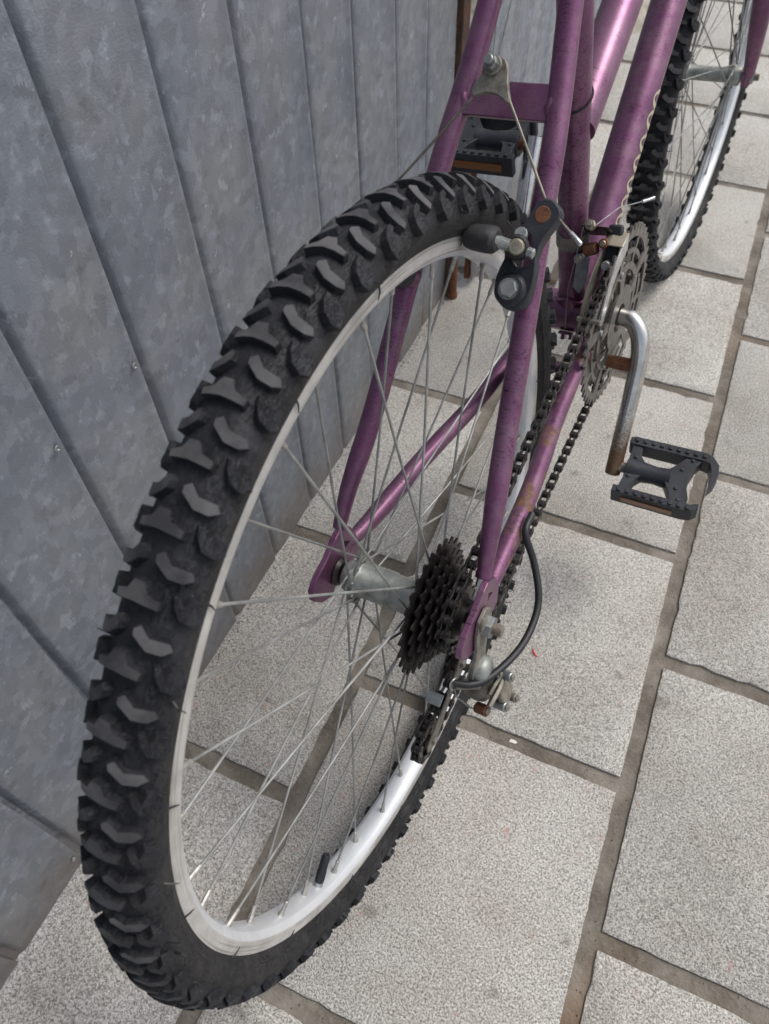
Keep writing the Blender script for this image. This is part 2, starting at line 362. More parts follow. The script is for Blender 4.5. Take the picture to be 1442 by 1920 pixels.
# small litter
s = MB(); s.tube([(0, 0, .001), (.002, -.003, .0016), (.006, -.005, .0012), (.010, -.0055, .0008)], [.0012, .0014, .0012, .0006], 'pink', 8)
o = s.obj('plastic_scrap', loc=(.2775, .2835, .0003), label='curled pink plastic scrap on a paving slab beside the bicycle', category='litter'); o.rotation_euler = (0, 0, -.25)
s = MB(); s.prism([(0, 0), (.008, .0006), (.0095, .003), (.007, .0045), (.001, .0042)], (0, 0, 0), (1, 0, 0), (0, 1, 0), (0, 0, 1), 0, .0009, 'white')
s.obj('paper_scrap', loc=(.286, .1605, -.0036), smooth=0, label='tiny white scrap lying in the mortar joint', category='litter')
for (x, y, rz, lab) in ((.0895, 1.02, .4, 'small dry leaf on the slab seen through the upper spokes of the rear wheel'),):
    s = MB(); s.prism([(-.007, 0), (-.002, .003), (.005, .0025), (.009, 0), (.004, -.003), (-.003, -.002)], (0, 0, 0), (1, 0, 0), (0, 1, 0), (0, 0, 1), 0, .0012, 'brown')
    o = s.obj('dry_leaf', loc=(x, y, .001), label=lab, category='litter'); o.rotation_euler = (.1, .15, rz)

# ------------------------------------------------------------------ sheet metal wall
WX = lambda y: -.0905 + .0088 * y
WROT = Matrix.Rotation(-math.atan(.0088), 4, 'Z')
def panel_mesh(w, h, seed, lip=.0088, z0=.006):
    rnd = random.Random(seed)
    # profile along y, x = out of the wall (towards the bicycle)
    prof = [(0, -lip), (.0052, -lip), (.0072, -lip * .72), (.0096, -lip * .22), (.0118, -lip * .03), (.019, .0003), (w * .35, .0008), (w * .65, .0008), (w - .013, .0002), (w - .0055, .0020), (w - .0018, .0030), (w - .0006, .0022), (w - .0002, -lip)]
    nz = 34; vs = []; fs = []; n = len(prof)
    ph = rnd.uniform(0, 6); th = .0012
    for side in (0, 1):
        for k in range(nz + 1):
            z = z0 + (h - z0) * (k / nz) ** 1.25
            for (y, x) in prof:
                wob = .0009 * math.sin(z * 9 + ph) + .0006 * math.sin(z * 23 + ph * 2) * math.sin(y / w * PI)
                curl = .0012 * max(0, 1 - (z - z0) / .03) ** 2; q_ = min(1, .35 + .65 * (z - z0) / .05)
                vs.append((x * q_ + wob + curl - side * th, y + .0006 * math.sin(z * 14 + ph), z))
    for k in range(nz):
        for i in range(n - 1):
            a = k * n + i; fs.append((a, a + 1, a + n + 1, a + n))
    N = (nz + 1) * n
    fs += [tuple(reversed([q + N for q in f])) for f in fs]
    for i in range(n - 1): fs.append((i, i + 1, N + i + 1, N + i)); fs.append((N - n + i, N - n + i + 1, 2 * N - n + i + 1, 2 * N - n + i))
    b = MB(); return b, vs, fs
seams = [-.9747, -.8707, -.7667, -.6627, -.5587, -.4547, -.3507, -.2467, -.1422, -.0350, .0731, .1706, .2752, .3783, .4857, .5871, .6955, .7945, .8990]
wall = empty('metal_wall', (WX(0), 0, 0), label='wall of vertical folded galvanised steel panels left of the bicycle, standing on the paving', category='wall')
wall.rotation_euler = (0, 0, -math.atan(.0088))
rivet = MB(); rivet.rev([(0, .0001), (.0002, .0022), (.0008, .0030), (.0014, .0028), (.0018, .0017), (.0013, .0012), (.0008, .0007), (.0008, .00005)][::-1], 'steel', 12, (0, 0, 0), (1, 0, 0)); rivet_me = rivet.mesh('rivet')
for i in range(len(seams) - 1):
    b, vs, fs = panel_mesh(seams[i + 1] - seams[i], 2.3, i * 3 + 1)
    b.add(vs, fs, 'galv'); p = b.obj('wall_panel', wall, (0, seams[i], 0), smooth=50)
    if i % 1 == 0:
        for zz in {7: (.030,), 9: (.448,), 10: (.448,)}.get(i, ()):
            inst(rivet_me, 'rivet', p, Matrix.Translation((.0016, seams[i + 1] - seams[i] - .0065, zz)))
# rusty post between the two stretches of sheet metal, with its hinge
post = empty('gate_post', (WX(.92) + .004, .9175, 0), label='rusty brown steel post between the two stretches of sheet metal wall', category='post')
b = MB(); b.box((-.022, -.0150, .0), (.006, .0150, 2.3), 'postpaint'); b.obj('post_tube', post, bevel=.002)
b = MB(); b.cyl((.012, -.010, .01), (.012, -.010, .052), .0075, 'rust', 14); b.cyl((.012, -.010, .053), (.012, -.010, .085), .0068, 'rust', 14); b.cyl((.012, -.010, .0855), (.012, -.010, .115), .0075, 'rust', 14)
b.obj('hinge', post)
b = MB(); b.cyl((.012, -.010, .0), (.012, -.010, .0105), .0095, 'rust', 12); b.obj('pivot_pin', post)
gate = empty('metal_gate', (-.0455, .95, 0), label='further sheet metal gate with lighter narrow ribs behind the rusty post', category='gate')
gy = 0
for i, w in enumerate((.050, .074, .074, .074, .074, .074, .074, .074, .074, .074, .074, .074, .074, .074, .074, .074)):
    b, vs, fs = panel_mesh(w, 2.2, 90 + i, .005, .012); b.add(vs, fs, 'galv2'); p = b.obj('gate_panel', gate, (0, gy, 0), smooth=50)
    if i in (0, 3): inst(rivet_me, 'rivet', p, Matrix.Translation((.003, w * .35, .452)) @ Matrix.Scale(1.5, 4))
    if i == 0: inst(rivet_me, 'rivet', p, Matrix.Translation((.003, w * .35, .06)) @ Matrix.Scale(1.4, 4))
    gy += w
b = MB(); b.box((-.016, .002, .012), (-.006, .035, 2.2), 'rust'); b.obj('gate_frame', gate, bevel=.001)
b = MB()
vs = []; nx, ny = 6, 20
for j in range(ny + 1):
    for i in range(nx + 1):
        vs.append((-.30 + i * .055 + random.uniform(-.004, .004), 2.10 + j * .06 + random.uniform(-.006, .006), .028 + random.uniform(-.005, .004) if 0 < i < nx and j else -.003))
b.add(vs, [(j * (nx + 1) + i, j * (nx + 1) + i + 1, (j + 1) * (nx + 1) + i + 1, (j + 1) * (nx + 1) + i) for j in range(ny) for i in range(nx)], 'concrete')
b.obj('concrete_footing', loc=(0, .03, 0), smooth=30, label='rough low concrete footing at the far end of the gate', category='kerb')

# ------------------------------------------------------------------ bicycle
RT = .3225
Bm = Matrix(((0.98981635, 0.07261422, -0.12243680), (-0.07206499, 0.99736010, 0.00891419), (0.12276088, 0.0, 0.99243628)))
BO = Vector((0.166694, 0.120572, 0.320061))
bike = empty('bicycle', BO - Bm @ Vector((0, 0, RT)), label='worn purple step-through mountain bicycle leaning against the sheet metal wall', category='bicycle')
bike.rotation_euler = Bm.to_euler()
UP = (0, 0, RT)
def sub(name, **t): return empty(name, UP, bike, **t)

# ---- wheels
KN = 61
def tire_mesh(seed):
    rc, hw, hh = .3003, .0203, .0170
    def surf(t, a, h):
        # t: arc metres from the crown, a: angle (metres at the crown / R), h: height over the carcass
        ph = t / .0183
        ph = math.copysign(min(abs(ph), 2.3), ph); x = hw * math.sin(ph); r = rc + (hh if abs(ph) < PI / 2 else .0172) * math.cos(ph)
        nx, nr = math.sin(ph) / hw, math.cos(ph) / hh; L = math.hypot(nx, nr); x += nx / L * h; r += nr / L * h
        return Vector((x, r * math.cos(a), r * math.sin(a)))
    b = MB(); prof = [(.0112, .2795), (.0122, .2845)] ; ang = [2.22, 2.1, 1.9, 1.7, 1.45, 1.2, .95, .7, .45, .2, 0]
    prof += [(hw * math.sin(p), rc + (hh if p < PI / 2 else .0172) * math.cos(p)) for p in ang]
    prof.insert(3, (hw * math.sin(2.16) + .0005, rc + .0172 * math.cos(2.16))); full = prof + [(-x, r) for x, r in reversed(prof[:-1])]
    b.rev(full, 'tire', 200)
    for k, f in enumerate(b.f):
        xs = [abs(b.v[i][0]) for i in f]; rs = [math.hypot(b.v[i][1], b.v[i][2]) for i in f]
        if sum(rs) / 4 < rc + .001: b.m[k] = b.mi('sidewall')
    rnd = random.Random(seed)
    def knob(poly, ac, h=.0050, base=-.0025, wear=.5, top='tread'):
        cx = sum(p[0] for p in poly) / len(poly); cy = sum(p[1] for p in poly) / len(poly); n = len(poly); vs = []
        jt, jc = rnd.uniform(-.0004, .0004), rnd.uniform(-.0004, .0004); h += rnd.uniform(-.0005, .0002)
        for (hh_, k) in ((base, 1.20), (h - .0007, 1.0), (h - .0002, .98), (h, .93)):
            for (x, y) in poly: vs.append(surf((cx + (x - cx) * k) * .001 + jt, ac + ((cy + (y - cy) * k) * .001 + jc) / .3225, hh_))
        fs = []
        for L in range(3):
            for i in range(n): j = (i + 1) % n; fs.append((L * n + i, L * n + j, (L + 1) * n + j, (L + 1) * n + i))
        b.add(vs, fs, 'tire'); b.add(vs[3 * n:], [tuple(range(n))], top)
    Y = [(-9.8, -3.2), (-10.4, .6), (-4.6, 2.6), (-2.4, 7.8), (2.2, 7.8), (4.6, 2.6), (10.4, .6), (9.8, -3.2), (5, -2.7), (0, -2.2), (-5, -2.7)]
    C = [(2.8, 3.6), (5.4, 6.2), (9.6, .9), (17.4, .5), (19.3, -3.2), (15.4, -6.0), (9.4, -5.6), (3.2, .2)]
    S = [(13.2, 5.0), (15.2, 5.6), (17.2, .8), (19.6, 4.8), (25.0, 3.9), (27.4, -4.4), (22.6, -7.8), (17.0, -5.6), (14.0, .4)]
    a0 = math.radians(180 - 65.9)
    for k in range(KN):
        a = a0 + 2 * PI * k / KN
        knob([(x, -y) for x, y in Y], a, wear=.6); ah = a + PI / KN
        for sg in (-1, 1):
            knob([(sg * x, -y) for x, y in C], ah, .0046); knob([(sg * x, -y) for x, y in S], a, .0052, top='tire')
    # rubber whiskers
    for q in range(46):
        t = rnd.choice((-1, 1)) * rnd.uniform(.021, .031); a = rnd.uniform(0, 2 * PI); p0 = surf(t, a, .001); p1 = surf(t + rnd.uniform(-.002, .004), a + rnd.uniform(-.012, .012), rnd.uniform(.006, .011))
        b.tube([p0, (p0 + p1) / 2 + Vector((rnd.uniform(-.001, .001),) * 3), p1], [.0006, .0005, .00025], 'black', 5)
    for q in range(17):
        a = math.radians(180 - 118 + q * 360 / 17 + rnd.uniform(-3, 3)); r0 = .2865
        for sg in (1,): b.tube([Vector((sg * .0128, r0 * math.cos(a), r0 * math.sin(a))), Vector((sg * .0136, (r0 - .004) * math.cos(a + .004), (r0 - .004) * math.sin(a + .004))), Vector((sg * .0134, (r0 - .008) * math.cos(a + .012), (r0 - .008) * math.sin(a + .012)))], [.0007, .0006, .0003], 'black', 5)
    return b.mesh('tire', 19)
tire_me = tire_mesh(3)
def rim_mesh():
    b = MB(); half = [(.0098, .2855), (.0124, .2876), (.0127, .2868), (.0122, .2850), (.0121, .2768), (.0116, .2752), (.0078, .2712), (.0070, .2707), (0, .2702)]
    full = half + [(-x, r) for x, r in reversed(half[:-1])] + [(-.0092, .2790), (.0092, .2790)]
    b.rev(full, 'track', 200, closed=True)
    for k, f in enumerate(b.f):
        rs = sum(math.hypot(b.v[i][1], b.v[i][2]) for i in f) / 4
        if rs < .2760: b.m[k] = b.mi('alu')
    return b.mesh('rim', 28)
rim_me = rim_mesh()
def make_wheel(name, loc, rot, hubL, hubR, rear, phase=-103.0):
    w = empty(name, loc, bike)
    if rot is not None: w.rotation_mode = 'QUATERNION'; w.rotation_quaternion = rot
    inst(tire_me, 'tire', w); inst(rim_me, 'rim', w)
    fr, br = (.0190, .0150) if rear else (.0185, .0105)
    b = MB()
    b.rev([(hubL - .013, .006), (hubL - .013, .0125), (hubL - .011, .0138), (hubL - .003, .0138), (hubL - .0015, .0160), (hubL - .0012, fr), (hubL - .0008, fr + .0028), (hubL + .0008, fr + .0028), (hubL + .0012, fr), (hubL + .0018, br + .0012), (hubL + .004, br),
           (hubR - .004, br), (hubR - .0018, br + .0012), (hubR - .0012, fr), (hubR - .0008, fr + .0028), (hubR + .0008, fr + .0028), (hubR + .0012, fr), (hubR + .0015, .0160), (hubR + .003, .0138), (hubR + .011, .0138), (hubR + .013, .0125), (hubR + .013, .006)], 'hub', 44)
    b.obj('hub', w)
    xl, xr = (-.0652, .0681) if rear else (-.050, .050)
    b = MB(); b.cyl((xl - (.012 if rear else .018), 0, 0), (xr + (.0235 if rear else .024), 0, 0), .0048, 'dirty', 16)
    for k in range(9):
        x = xr + .0165 + k * .0008
        b.rev([(0, .0047), (.0002, .0050), (.0004, .0047)], 'rustchrome' if rear else 'rustchrome', 14, (x, 0, 0))
    b.obj('axle', w)
    b = MB(); b.cyl((xl, 0, 0), (xl + .006, 0, 0), .0100, 'cog', 20); b.cyl((xl + .006, 0, 0), (xl + .010, 0, 0), .0135, 'cog', 24, .0115); b.obj('cone', w)
    if not rear:
        b = MB(); b.cyl((xr - .005, 0, 0), (xr, 0, 0), .0085, 'steel', 6); b.cyl((xr - .012, 0, 0), (xr - .0055, 0, 0), .0125, 'hub', 24); b.obj('cone', w)
    for sx, x0, x1 in ((1, xr + (.0075 if rear else .008), xr + (.0155 if rear else .0165)), (-1, xl - (.0075 if rear else .015), xl - (.003 if rear else .0068))):
        b = MB(); b.hexn((x0, 0, 0), (x1, 0, 0), .0098 if sx > 0 else .0056, 'steel'); b.cyl((x0 - .0015, 0, 0), (x0 + .0004, 0, 0), .0115 if sx > 0 else .0060, 'dirty', 24); b.obj('axle_nut', w)
    # spokes: 36, crossed three, nipple mesh in the same piece
    for k in range(36):
        side = -1 if k % 2 == 0 else 1; j = k // 2; lead = 1 if j % 2 == 0 else -1
        th = math.radians(phase + 10 * k); ah = th + lead * math.radians(58)
        xh = (hubL if side < 0 else hubR); out = .0022 * (1 if (j % 2) else -1) * side
        H = Vector((xh + out, fr * math.cos(ah), fr * math.sin(ah))); e = Vector((side * .0018, .2706 * math.cos(th), .2706 * math.sin(th)))
        dirn = (e - H).normalized(); b = MB()
        mid = H.lerp(e, .5) + Vector((-out * .35, 0, 0))
        b.tube([Vector((xh - out * .9, H.y, H.z)), H - Vector((out * .1, 0, 0)), H + dirn * .004, mid, e - dirn * .010], [.0011, .0011, .00105, .00098, .00105], 'spoke', 7)
        b.ball((xh - out * 1.1, H.y, H.z), .0022, 'spoke', 8, (.6, 1, 1))
        b.tube([e - dirn * .0125, e - dirn * .0120, e - dirn * .004, e - dirn * .002, e + dirn * .0015], [.0013, .0018, .0018, .0026, .0026], 'nipple', 8)
        b.obj('spoke', w)
    a = math.radians(phase - 35.5 if rear else phase + 65)
    b = MB(); dv = Vector((0, math.cos(a), math.sin(a)))
    b.tube([dv * .2712, dv * .2660], [.0042, .0040], 'steel', 14); b.tube([dv * .2665, dv * .2635, dv * .2565, dv * .2545, dv * .2425, dv * .2405], [.0040, .0043, .0043, .0039, .0039, .0028], 'black', 16)
    b.obj('valve_cap', w)
    return w
wheel = make_wheel('wheel', UP, None, -.0385, .0235, True)
FC = Vector((.00129, 1.06915, -.0017)); AX = Vector((0, -math.cos(math.radians(71)), math.sin(math.radians(71))))
fq = Quaternion(AX, -0.03267)
front = make_wheel('wheel', FC + Vector(UP), fq, -.034, .034, False, 12.0)

# ---- frame
frame = sub('frame')
def tb(path, r, name, m='purple', seg=28, **k):
    b = MB(); b.tube(path, r, m, seg); return b.obj(name, frame, **k)
SS = [(.0665, .0225, .031), (.064, .0444, .06), (.0595, .0728, .09), (.0558, .0987, .12), (.0529, .1231, .15), (.0500, .1473, .18), (.0468, .1717, .21), (.0436, .1961, .24), (.0402, .2224, .27), (.0352, .2485, .30), (.0305, .2710, .33), (.0262, .295, .365), (.0225, .318, .40), (.020, .338, .43)]
ST0, ST1 = Vector((0, .4262, -.002)), Vector((0, .3560, .455))
CS = [(.0672, .0235, .0035), (.0634, .055, -.0015), (.0600, .10, -.0058), (.0559, .15, -.0085), (.0499, .20, -.0118), (.0445, .24, -.0140), (.0405, .28, -.0158), (.0372, .325, -.0165), (.0335, .37, -.0155), (.0300, .412, -.0130)]
for sg in (1, -1):
    p = spline([(sg * x, y, z) for x, y, z in SS], 3); n = len(p)
    rad = [(.0058 + .0027 * min(1, i / 5)) if i < 5 else .0086 for i in range(n)]
    tb(p, rad, 'seat_stay')
    p = spline([(sg * x, y, z) for x, y, z in CS], 3); n = len(p)
    rad = [.0060 + .0030 * min(1, i / 5) for i in range(n)]
    tb(p, rad, 'chain_stay', 'purple_rust' if sg > 0 else 'purple')
tb([ST0, ST0.lerp(ST1, .5), ST1], .0148, 'seat_tube', seg=36)
DT0, DT1 = Vector((0, .4460, -.0100)), Vector((0, .80, .2830)); TT0, TT1 = Vector((0, .3985, .2040)), Vector((0, .74, .3900))
tb([DT0, DT0.lerp(DT1, .35), DT0.lerp(DT1, .7), DT1], .0198, 'down_tube', seg=40)
tb([TT0, TT0.lerp(TT1, .5), TT1], .0182, 'top_tube', seg=36)
tb([Vector((0, .745, .405)), Vector((0, .815, .262))], .0195, 'head_tube')
BB = Vector((0, .428, -.012))
b = MB(); b.rev([(-.034, .0185), (-.034, .0215), (-.033, .0225), (.033, .0225), (.034, .0215), (.034, .0185)], 'purple', 36, BB); b.obj('bottom_bracket_shell', frame)
for c, n in ((ST0 + Vector((0, -.0022, .018)), ST1 - ST0),):
    b = MB(); b.tube([c + Vector((.0152 * math.cos(a), .0165 * math.sin(a), .0022 * math.sin(3 * a) - .004 * abs(math.cos(a)))) for a in [2 * PI * k / 40 for k in range(40)]], .0022, 'purple', 8, closed=True); b.obj('weld_bead', frame)
# bridge between the seat stays
n_ = Vector((0, -.74, .67)).normalized(); s_ = Vector((0, .67, .74)).normalized()
b = MB(); c = Vector((0, .2395, .2925)); b.box((-.034, -.0120, -.0022), (.034, .0120, .0030), 'purple', Matrix((Vector((1, 0, 0)), s_, n_)).transposed(), c); b.obj('brake_bridge', frame, bevel=.0009)
for sg in (1, -1):
    b = MB(); pts = [c + Vector((sg * (.0325 + .0012 * math.sin(k * 1.7)), 0, 0)) + s_ * (-.0135 + .027 * k / 8) + n_ * (.0035 - .004 * abs(k / 4 - 1)) for k in range(9)]
    b.tube(pts, [.0012] + [.0031] * 7 + [.0012], 'purple', 10); b.obj('weld_bead', frame)
b = MB(); b.tube([(-.036, .335, -.0165), (.036, .335, -.0165)], .0062, 'purple', 16); b.obj('chain_stay_bridge', frame)
# dropouts
def dropout(sg):
    b = MB(); x0 = sg * (.0735 if sg > 0 else .0665)
    outer = [(.016, .036), (.031, .024), (.036, .005), (.032, -.012), (.024, -.014), (.014, -.010), (.008, -.0105), (.004, -.006), (-.004, -.006), (-.008, -.013), (-.015, -.019), (-.030, -.009), (-.038, .004), (-.036, .015), (-.026, .022), (-.008, .026), (.006, .033)]
    t = .0055
    tri = [(.016, .022), (.025, .012), (.012, .011)]
    # plate with a triangular window: built as strips round the window
    def strip(poly): b.prism(poly, (x0, 0, 0), (0, 1, 0), (0, 0, 1), (-sg, 0, 0), 0, t, 'purple')
    strip([(.016, .036), (.031, .024), (.0355, .009), (.025, .012), (.016, .022), (.008, .034)])
    strip([(.0355, .009), (.036, .003), (.032, -.012), (.024, -.014), (.014, -.010), (.009, -.0105), (.006, -.006), (.010, .008), (.012, .011), (.025, .012)])
    strip([(.008, .034), (.016, .022), (.012, .011), (.010, .008), (.006, -.006), (-.004, -.0062), (-.008, -.013), (-.015, -.019), (-.030, -.009), (-.038, .004), (-.036, .015), (-.026, .022), (-.008, .026)])
    return b.obj('dropout', frame, bevel=.0007, smooth=30)
dropout(1); dropout(-1)
# cable ring round the seat tube
d_ = (ST1 - ST0).normalized(); cc = ST0.lerp(ST1, .520); u_ = Vector((1, 0, 0)); v_ = (d_.cross(u_) + d_ * .38).normalized()
b = MB(); b.tube([cc + (u_ * math.cos(a) * .0158 + v_ * math.sin(a) * .0168) for a in [2 * PI * k / 30 for k in range(30)]], .0009, 'black', 6, closed=True); b.obj('cable_ring', frame)
b = MB(); q = SS[8]; b.tube([Vector((.0402 + .0092 * math.cos(a), .2215 + .0092 * math.sin(a) * n_.y * -1 - .0092 * 0, .2690) ) + Vector((0, 0, .0065 * math.sin(a))) for a in [PI * k / 10 for k in range(11)]], .0003, 'white', 5)
# lettering along the down tube: cream outlined round letters, only their upper edges face the camera
dd = (DT1 - DT0).normalized(); side = Vector((1, 0, 0)); upn = dd.cross(side) * -1
if upn.z < 0: upn = -upn
def on_tube(s, ang, lift=.0003):
    """s metres along the down tube, ang from straight right towards the top"""
    return DT0 + dd * s + (side * math.cos(ang) + upn * math.sin(ang)) * (.0198 + lift)
for k, (s0, kind) in enumerate(((.235, 'l'), (.212, 'l'), (.186, 'o'), (.163, 'o'), (.139, 'o'), (.118, 'c'), (.097, 'o'), (.079, 'o'))):
    b = MB(); nseg = 26; Lh = .0118 if kind != 'l' else .0128; w = .80
    ringo, ringi = [], []
    for q in range(nseg):
        a = 2 * PI * q / nseg; su = math.cos(a); cv = math.sin(a)
        ringo.append(on_tube(s0 + Lh * su * .92 - .004 * cv, -.14 + .62 * cv)); ringi.append(on_tube(s0 + Lh * .40 * su - .003 * cv, -.02 + .40 * cv))
    vs = ringo + ringi; b.add(vs, [(q, (q + 1) % nseg, nseg + (q + 1) % nseg, nseg + q) for q in range(nseg)], 'cream')
    b.add(ringi, [tuple(range(nseg))], 'decal'); b.obj('letter', frame)

# ---- fork blades and front details
fork = empty('fork', FC + Vector(UP), bike); fork.rotation_mode = 'QUATERNION'; fork.rotation_quaternion = fq
for sg in (1, -1):
    b = MB(); pth = spline([(sg * .0575, -.0005, -.010), (sg * .0585, -.006, .010), (sg * .060, -.022, .050), (sg * .061, -.045, .105), (sg * .060, -.072, .18), (sg * .055, -.105, .28), (sg * .045, -.13, .36)], 4)
    n = len(pth); b.tube(pth, [.0060 + .0075 * min(1, i / (n * .45)) for i in range(n)], 'purple', 24); b.obj('fork_blade', fork)
    b = MB(); b.prism([(-.010, .014), (.010, .014), (.013, .0), (.010, -.012), (-.010, -.012), (-.013, 0)], (sg * .0505, 0, 0), (0, 1, 0), (0, 0, 1), (sg, 0, 0), 0, .0065, 'purple'); b.obj('fork_end', fork, bevel=.0006)
b = MB(); b.cyl((0, -.145, .385), (0, -.130, .345), .030, 'purple', 24); b.obj('fork_crown', fork)

# ---- cassette, chainrings
def cog_mesh(N, t=.0020, inner=.0, m='cog', tooth=.0028, name='cog', root=.93):
    R = .0127 / (2 * math.sin(PI / N)); out = []
    for k in range(N):
        for (f, r) in ((0, R - .0035), (.18, R - .0026), (.36, R + tooth * .55), (.46, R + tooth), (.56, R + tooth), (.66, R + tooth * .55), (.84, R - .0026)):
            a = 2 * PI * (k + f) / N; out.append((r * math.cos(a), r * math.sin(a)))
    n = len(out); ri = inner or R * .5; inn = []
    for k in range(n): a = math.atan2(out[k][1], out[k][0]); inn.append((ri * math.cos(a), ri * math.sin(a)))
    vs = [(t / 2, *p) for p in out] + [(-t / 2, *p) for p in out] + [(t / 2, *p) for p in inn] + [(-t / 2, *p) for p in inn]; fs = []
    for k in range(n):
        j = (k + 1) % n; fs += [(k, j, n + j, n + k), (k, 2 * n + k, 2 * n + j, j), (n + k, n + j, 3 * n + j, 3 * n + k), (2 * n + k, 3 * n + k, 3 * n + j, 2 * n + j)]
    b = MB(); b.add(vs, fs, m); return b, R
cas = sub('cassette')
for N, x in ((28, .0300), (24, .0348), (21, .0396), (18, .0444), (16, .0490), (14, .0535)):
    b, R = cog_mesh(N, .0017, .020); o = b.obj('cog', cas, (x, 0, 0), smooth=30); o.rotation_euler = (random.uniform(0, .3), 0, 0)
b = MB(); b.rev([(.0265, .014), (.0265, .030), (.036, .030), (.0365, .027), (.050, .0212), (.0555, .0195), (.0575, .0165), (.0622, .0150), (.0624, .008)], 'cog', 40); b.obj('freewheel_body', cas)

crank = sub('crankset')
RC = Vector((.050, .4280, -.0085))
def ann(b, r0, r1, x0, x1, m, seg=72, a0=0, a1=2 * PI):
    full = abs(a1 - a0 - 2 * PI) < 1e-6; n = seg if full else seg + 1; vs = []
    for k in range(n):
        a = a0 + (a1 - a0) * k / seg
        for (x, r) in ((x0, r0), (x1, r0), (x1, r1), (x0, r1)): vs.append((x, r * math.cos(a), r * math.sin(a)))
    fs = []
    for k in range(seg):
        k2 = (k + 1) % n
        for i in range(4): j = (i + 1) % 4; fs.append((k * 4 + i, k * 4 + j, k2 * 4 + j, k2 * 4 + i))
    if not full: fs += [(0, 1, 2, 3), tuple((n - 1) * 4 + i for i in (3, 2, 1, 0))]
    b.add(vs, fs, m)
def spider(b, r0, r1, x0, x1, n, wdt, m, ph=0.):
    for k in range(n):
        a = ph + 2 * PI * k / n; u = Vector((0, math.cos(a), math.sin(a))); v = Vector((0, -math.sin(a), math.cos(a)))
        b.prism([(r0, -wdt * .5), (r1, -wdt * .9), (r1, wdt * .9), (r0, wdt * .5), ((r0 + r1) / 2, wdt * .38), ][:4], (x0, 0, 0), u, v, (1, 0, 0), 0, x1 - x0, m)
tilt = Matrix.Rotation(-.049, 4, 'Z')
crank_rot = Matrix.Translation(RC) @ tilt
b, R = cog_mesh(48, .0022, .0865, 'ring', .0034); ann(b, .052, .060, -.0011, .0011, 'ring'); spider(b, .0595, .0870, -.0010, .0010, 5, .009, 'ring', .35)
for k in range(5):
    a = .35 + .628 + 2 * PI * k / 5; ann(b, .0695, .0745, -.0009, .0009, 'ring', 14, a - .42, a + .42); spider(b, .0595, .070, -.0009, .0009, 1, .005, 'ring', a)
    spider(b, .0740, .0870, -.0009, .0009, 1, .004, 'ring', a)
ann(b, .016, .036, .0012, .0042, 'ring'); spider(b, .0350, .0530, .0012, .0036, 5, .010, 'ring', .35)
o = b.obj('chainring', crank, smooth=30); o.matrix_basis = crank_rot
b, R = cog_mesh(38, .0022, .058, 'ring', .0034); spider(b, .050, .0585, -.0010, .0010, 5, .009, 'ring', .35); ann(b, .044, .0505, -.0011, .0011, 'ring')
o = b.obj('chainring', crank, smooth=30); o.matrix_basis = crank_rot @ Matrix.Translation((-.0065, 0, 0)) @ Matrix.Rotation(.05, 4, 'X')
b, R = cog_mesh(28, .0022, .030, 'ring', .0034); o = b.obj('chainring', crank, smooth=30); o.matrix_basis = crank_rot @ Matrix.Translation((-.0130, 0, 0))
for k in range(5):
    a = .35 + 2 * PI * k / 5; b = MB(); b.cyl((-.013, .0545 * math.cos(a), .0545 * math.sin(a)), (.003, .0545 * math.cos(a), .0545 * math.sin(a)), .0035, 'steel', 12); o = b.obj('ring_bolt', crank); o.matrix_basis = crank_rot
# one-piece bent crank: spindle, elbow and right arm / left arm
cd = Vector((0, -.486, -.874)); pe = BB + cd * .1655
arm = spline([BB + Vector((.030, 0, .004)), BB + Vector((.056, -.001, .006)), BB + Vector((.0700, -.004, .005)), BB + Vector((.0815, -.012, -.008)), BB + Vector((.0865, -.021, -.030)), BB + Vector((.0875, -.034, -.058)), BB + Vector((.0880, -.055, -.099)), pe + Vector((.0885, 0, 0)), pe + Vector((.0885, 0, 0)) + cd * .009], 6)
n = len(arm); b = MB(); b.tube(arm, [.0100 if i < n * .5 else .0100 - .0012 * (i / n - .5) * 2 for i in range(n)], 'crankmetal', 22)
b.obj('crank_arm', crank)
larm = spline([BB + Vector((-.030, 0, 0)), BB + Vector((-.056, .001, 0)), BB + Vector((-.070, .008, .012)), BB + Vector((-.0765, .020, .036)), BB + Vector((-.079, .045, .081)), BB - cd * .1655 + Vector((-.080, 0, 0)), BB - cd * .174 + Vector((-.080, 0, 0))], 6)
b = MB(); b.tube(larm, .0098, 'chrome', 20); b.obj('crank_arm', crank)
b = MB(); b.tube([BB + Vector((-.032, 0, 0)), BB + Vector((.034, 0, 0))], .0110, 'dirty', 18); b.rev([(.0345, .012), (.0345, .024), (.040, .022), (.044, .016), (.044, .012)], 'dirty', 30, BB); b.obj('bottom_bracket_cup', crank)
pp = BB + cd * .046; b = MB(); b.tube([pp + Vector((.050, 0, 0)), pp + Vector((.062, 0, 0)), pp + Vector((.084, 0, 0))], [.0062, .0078, .0075], 'rust', 16); b.obj('drive_pin', crank)

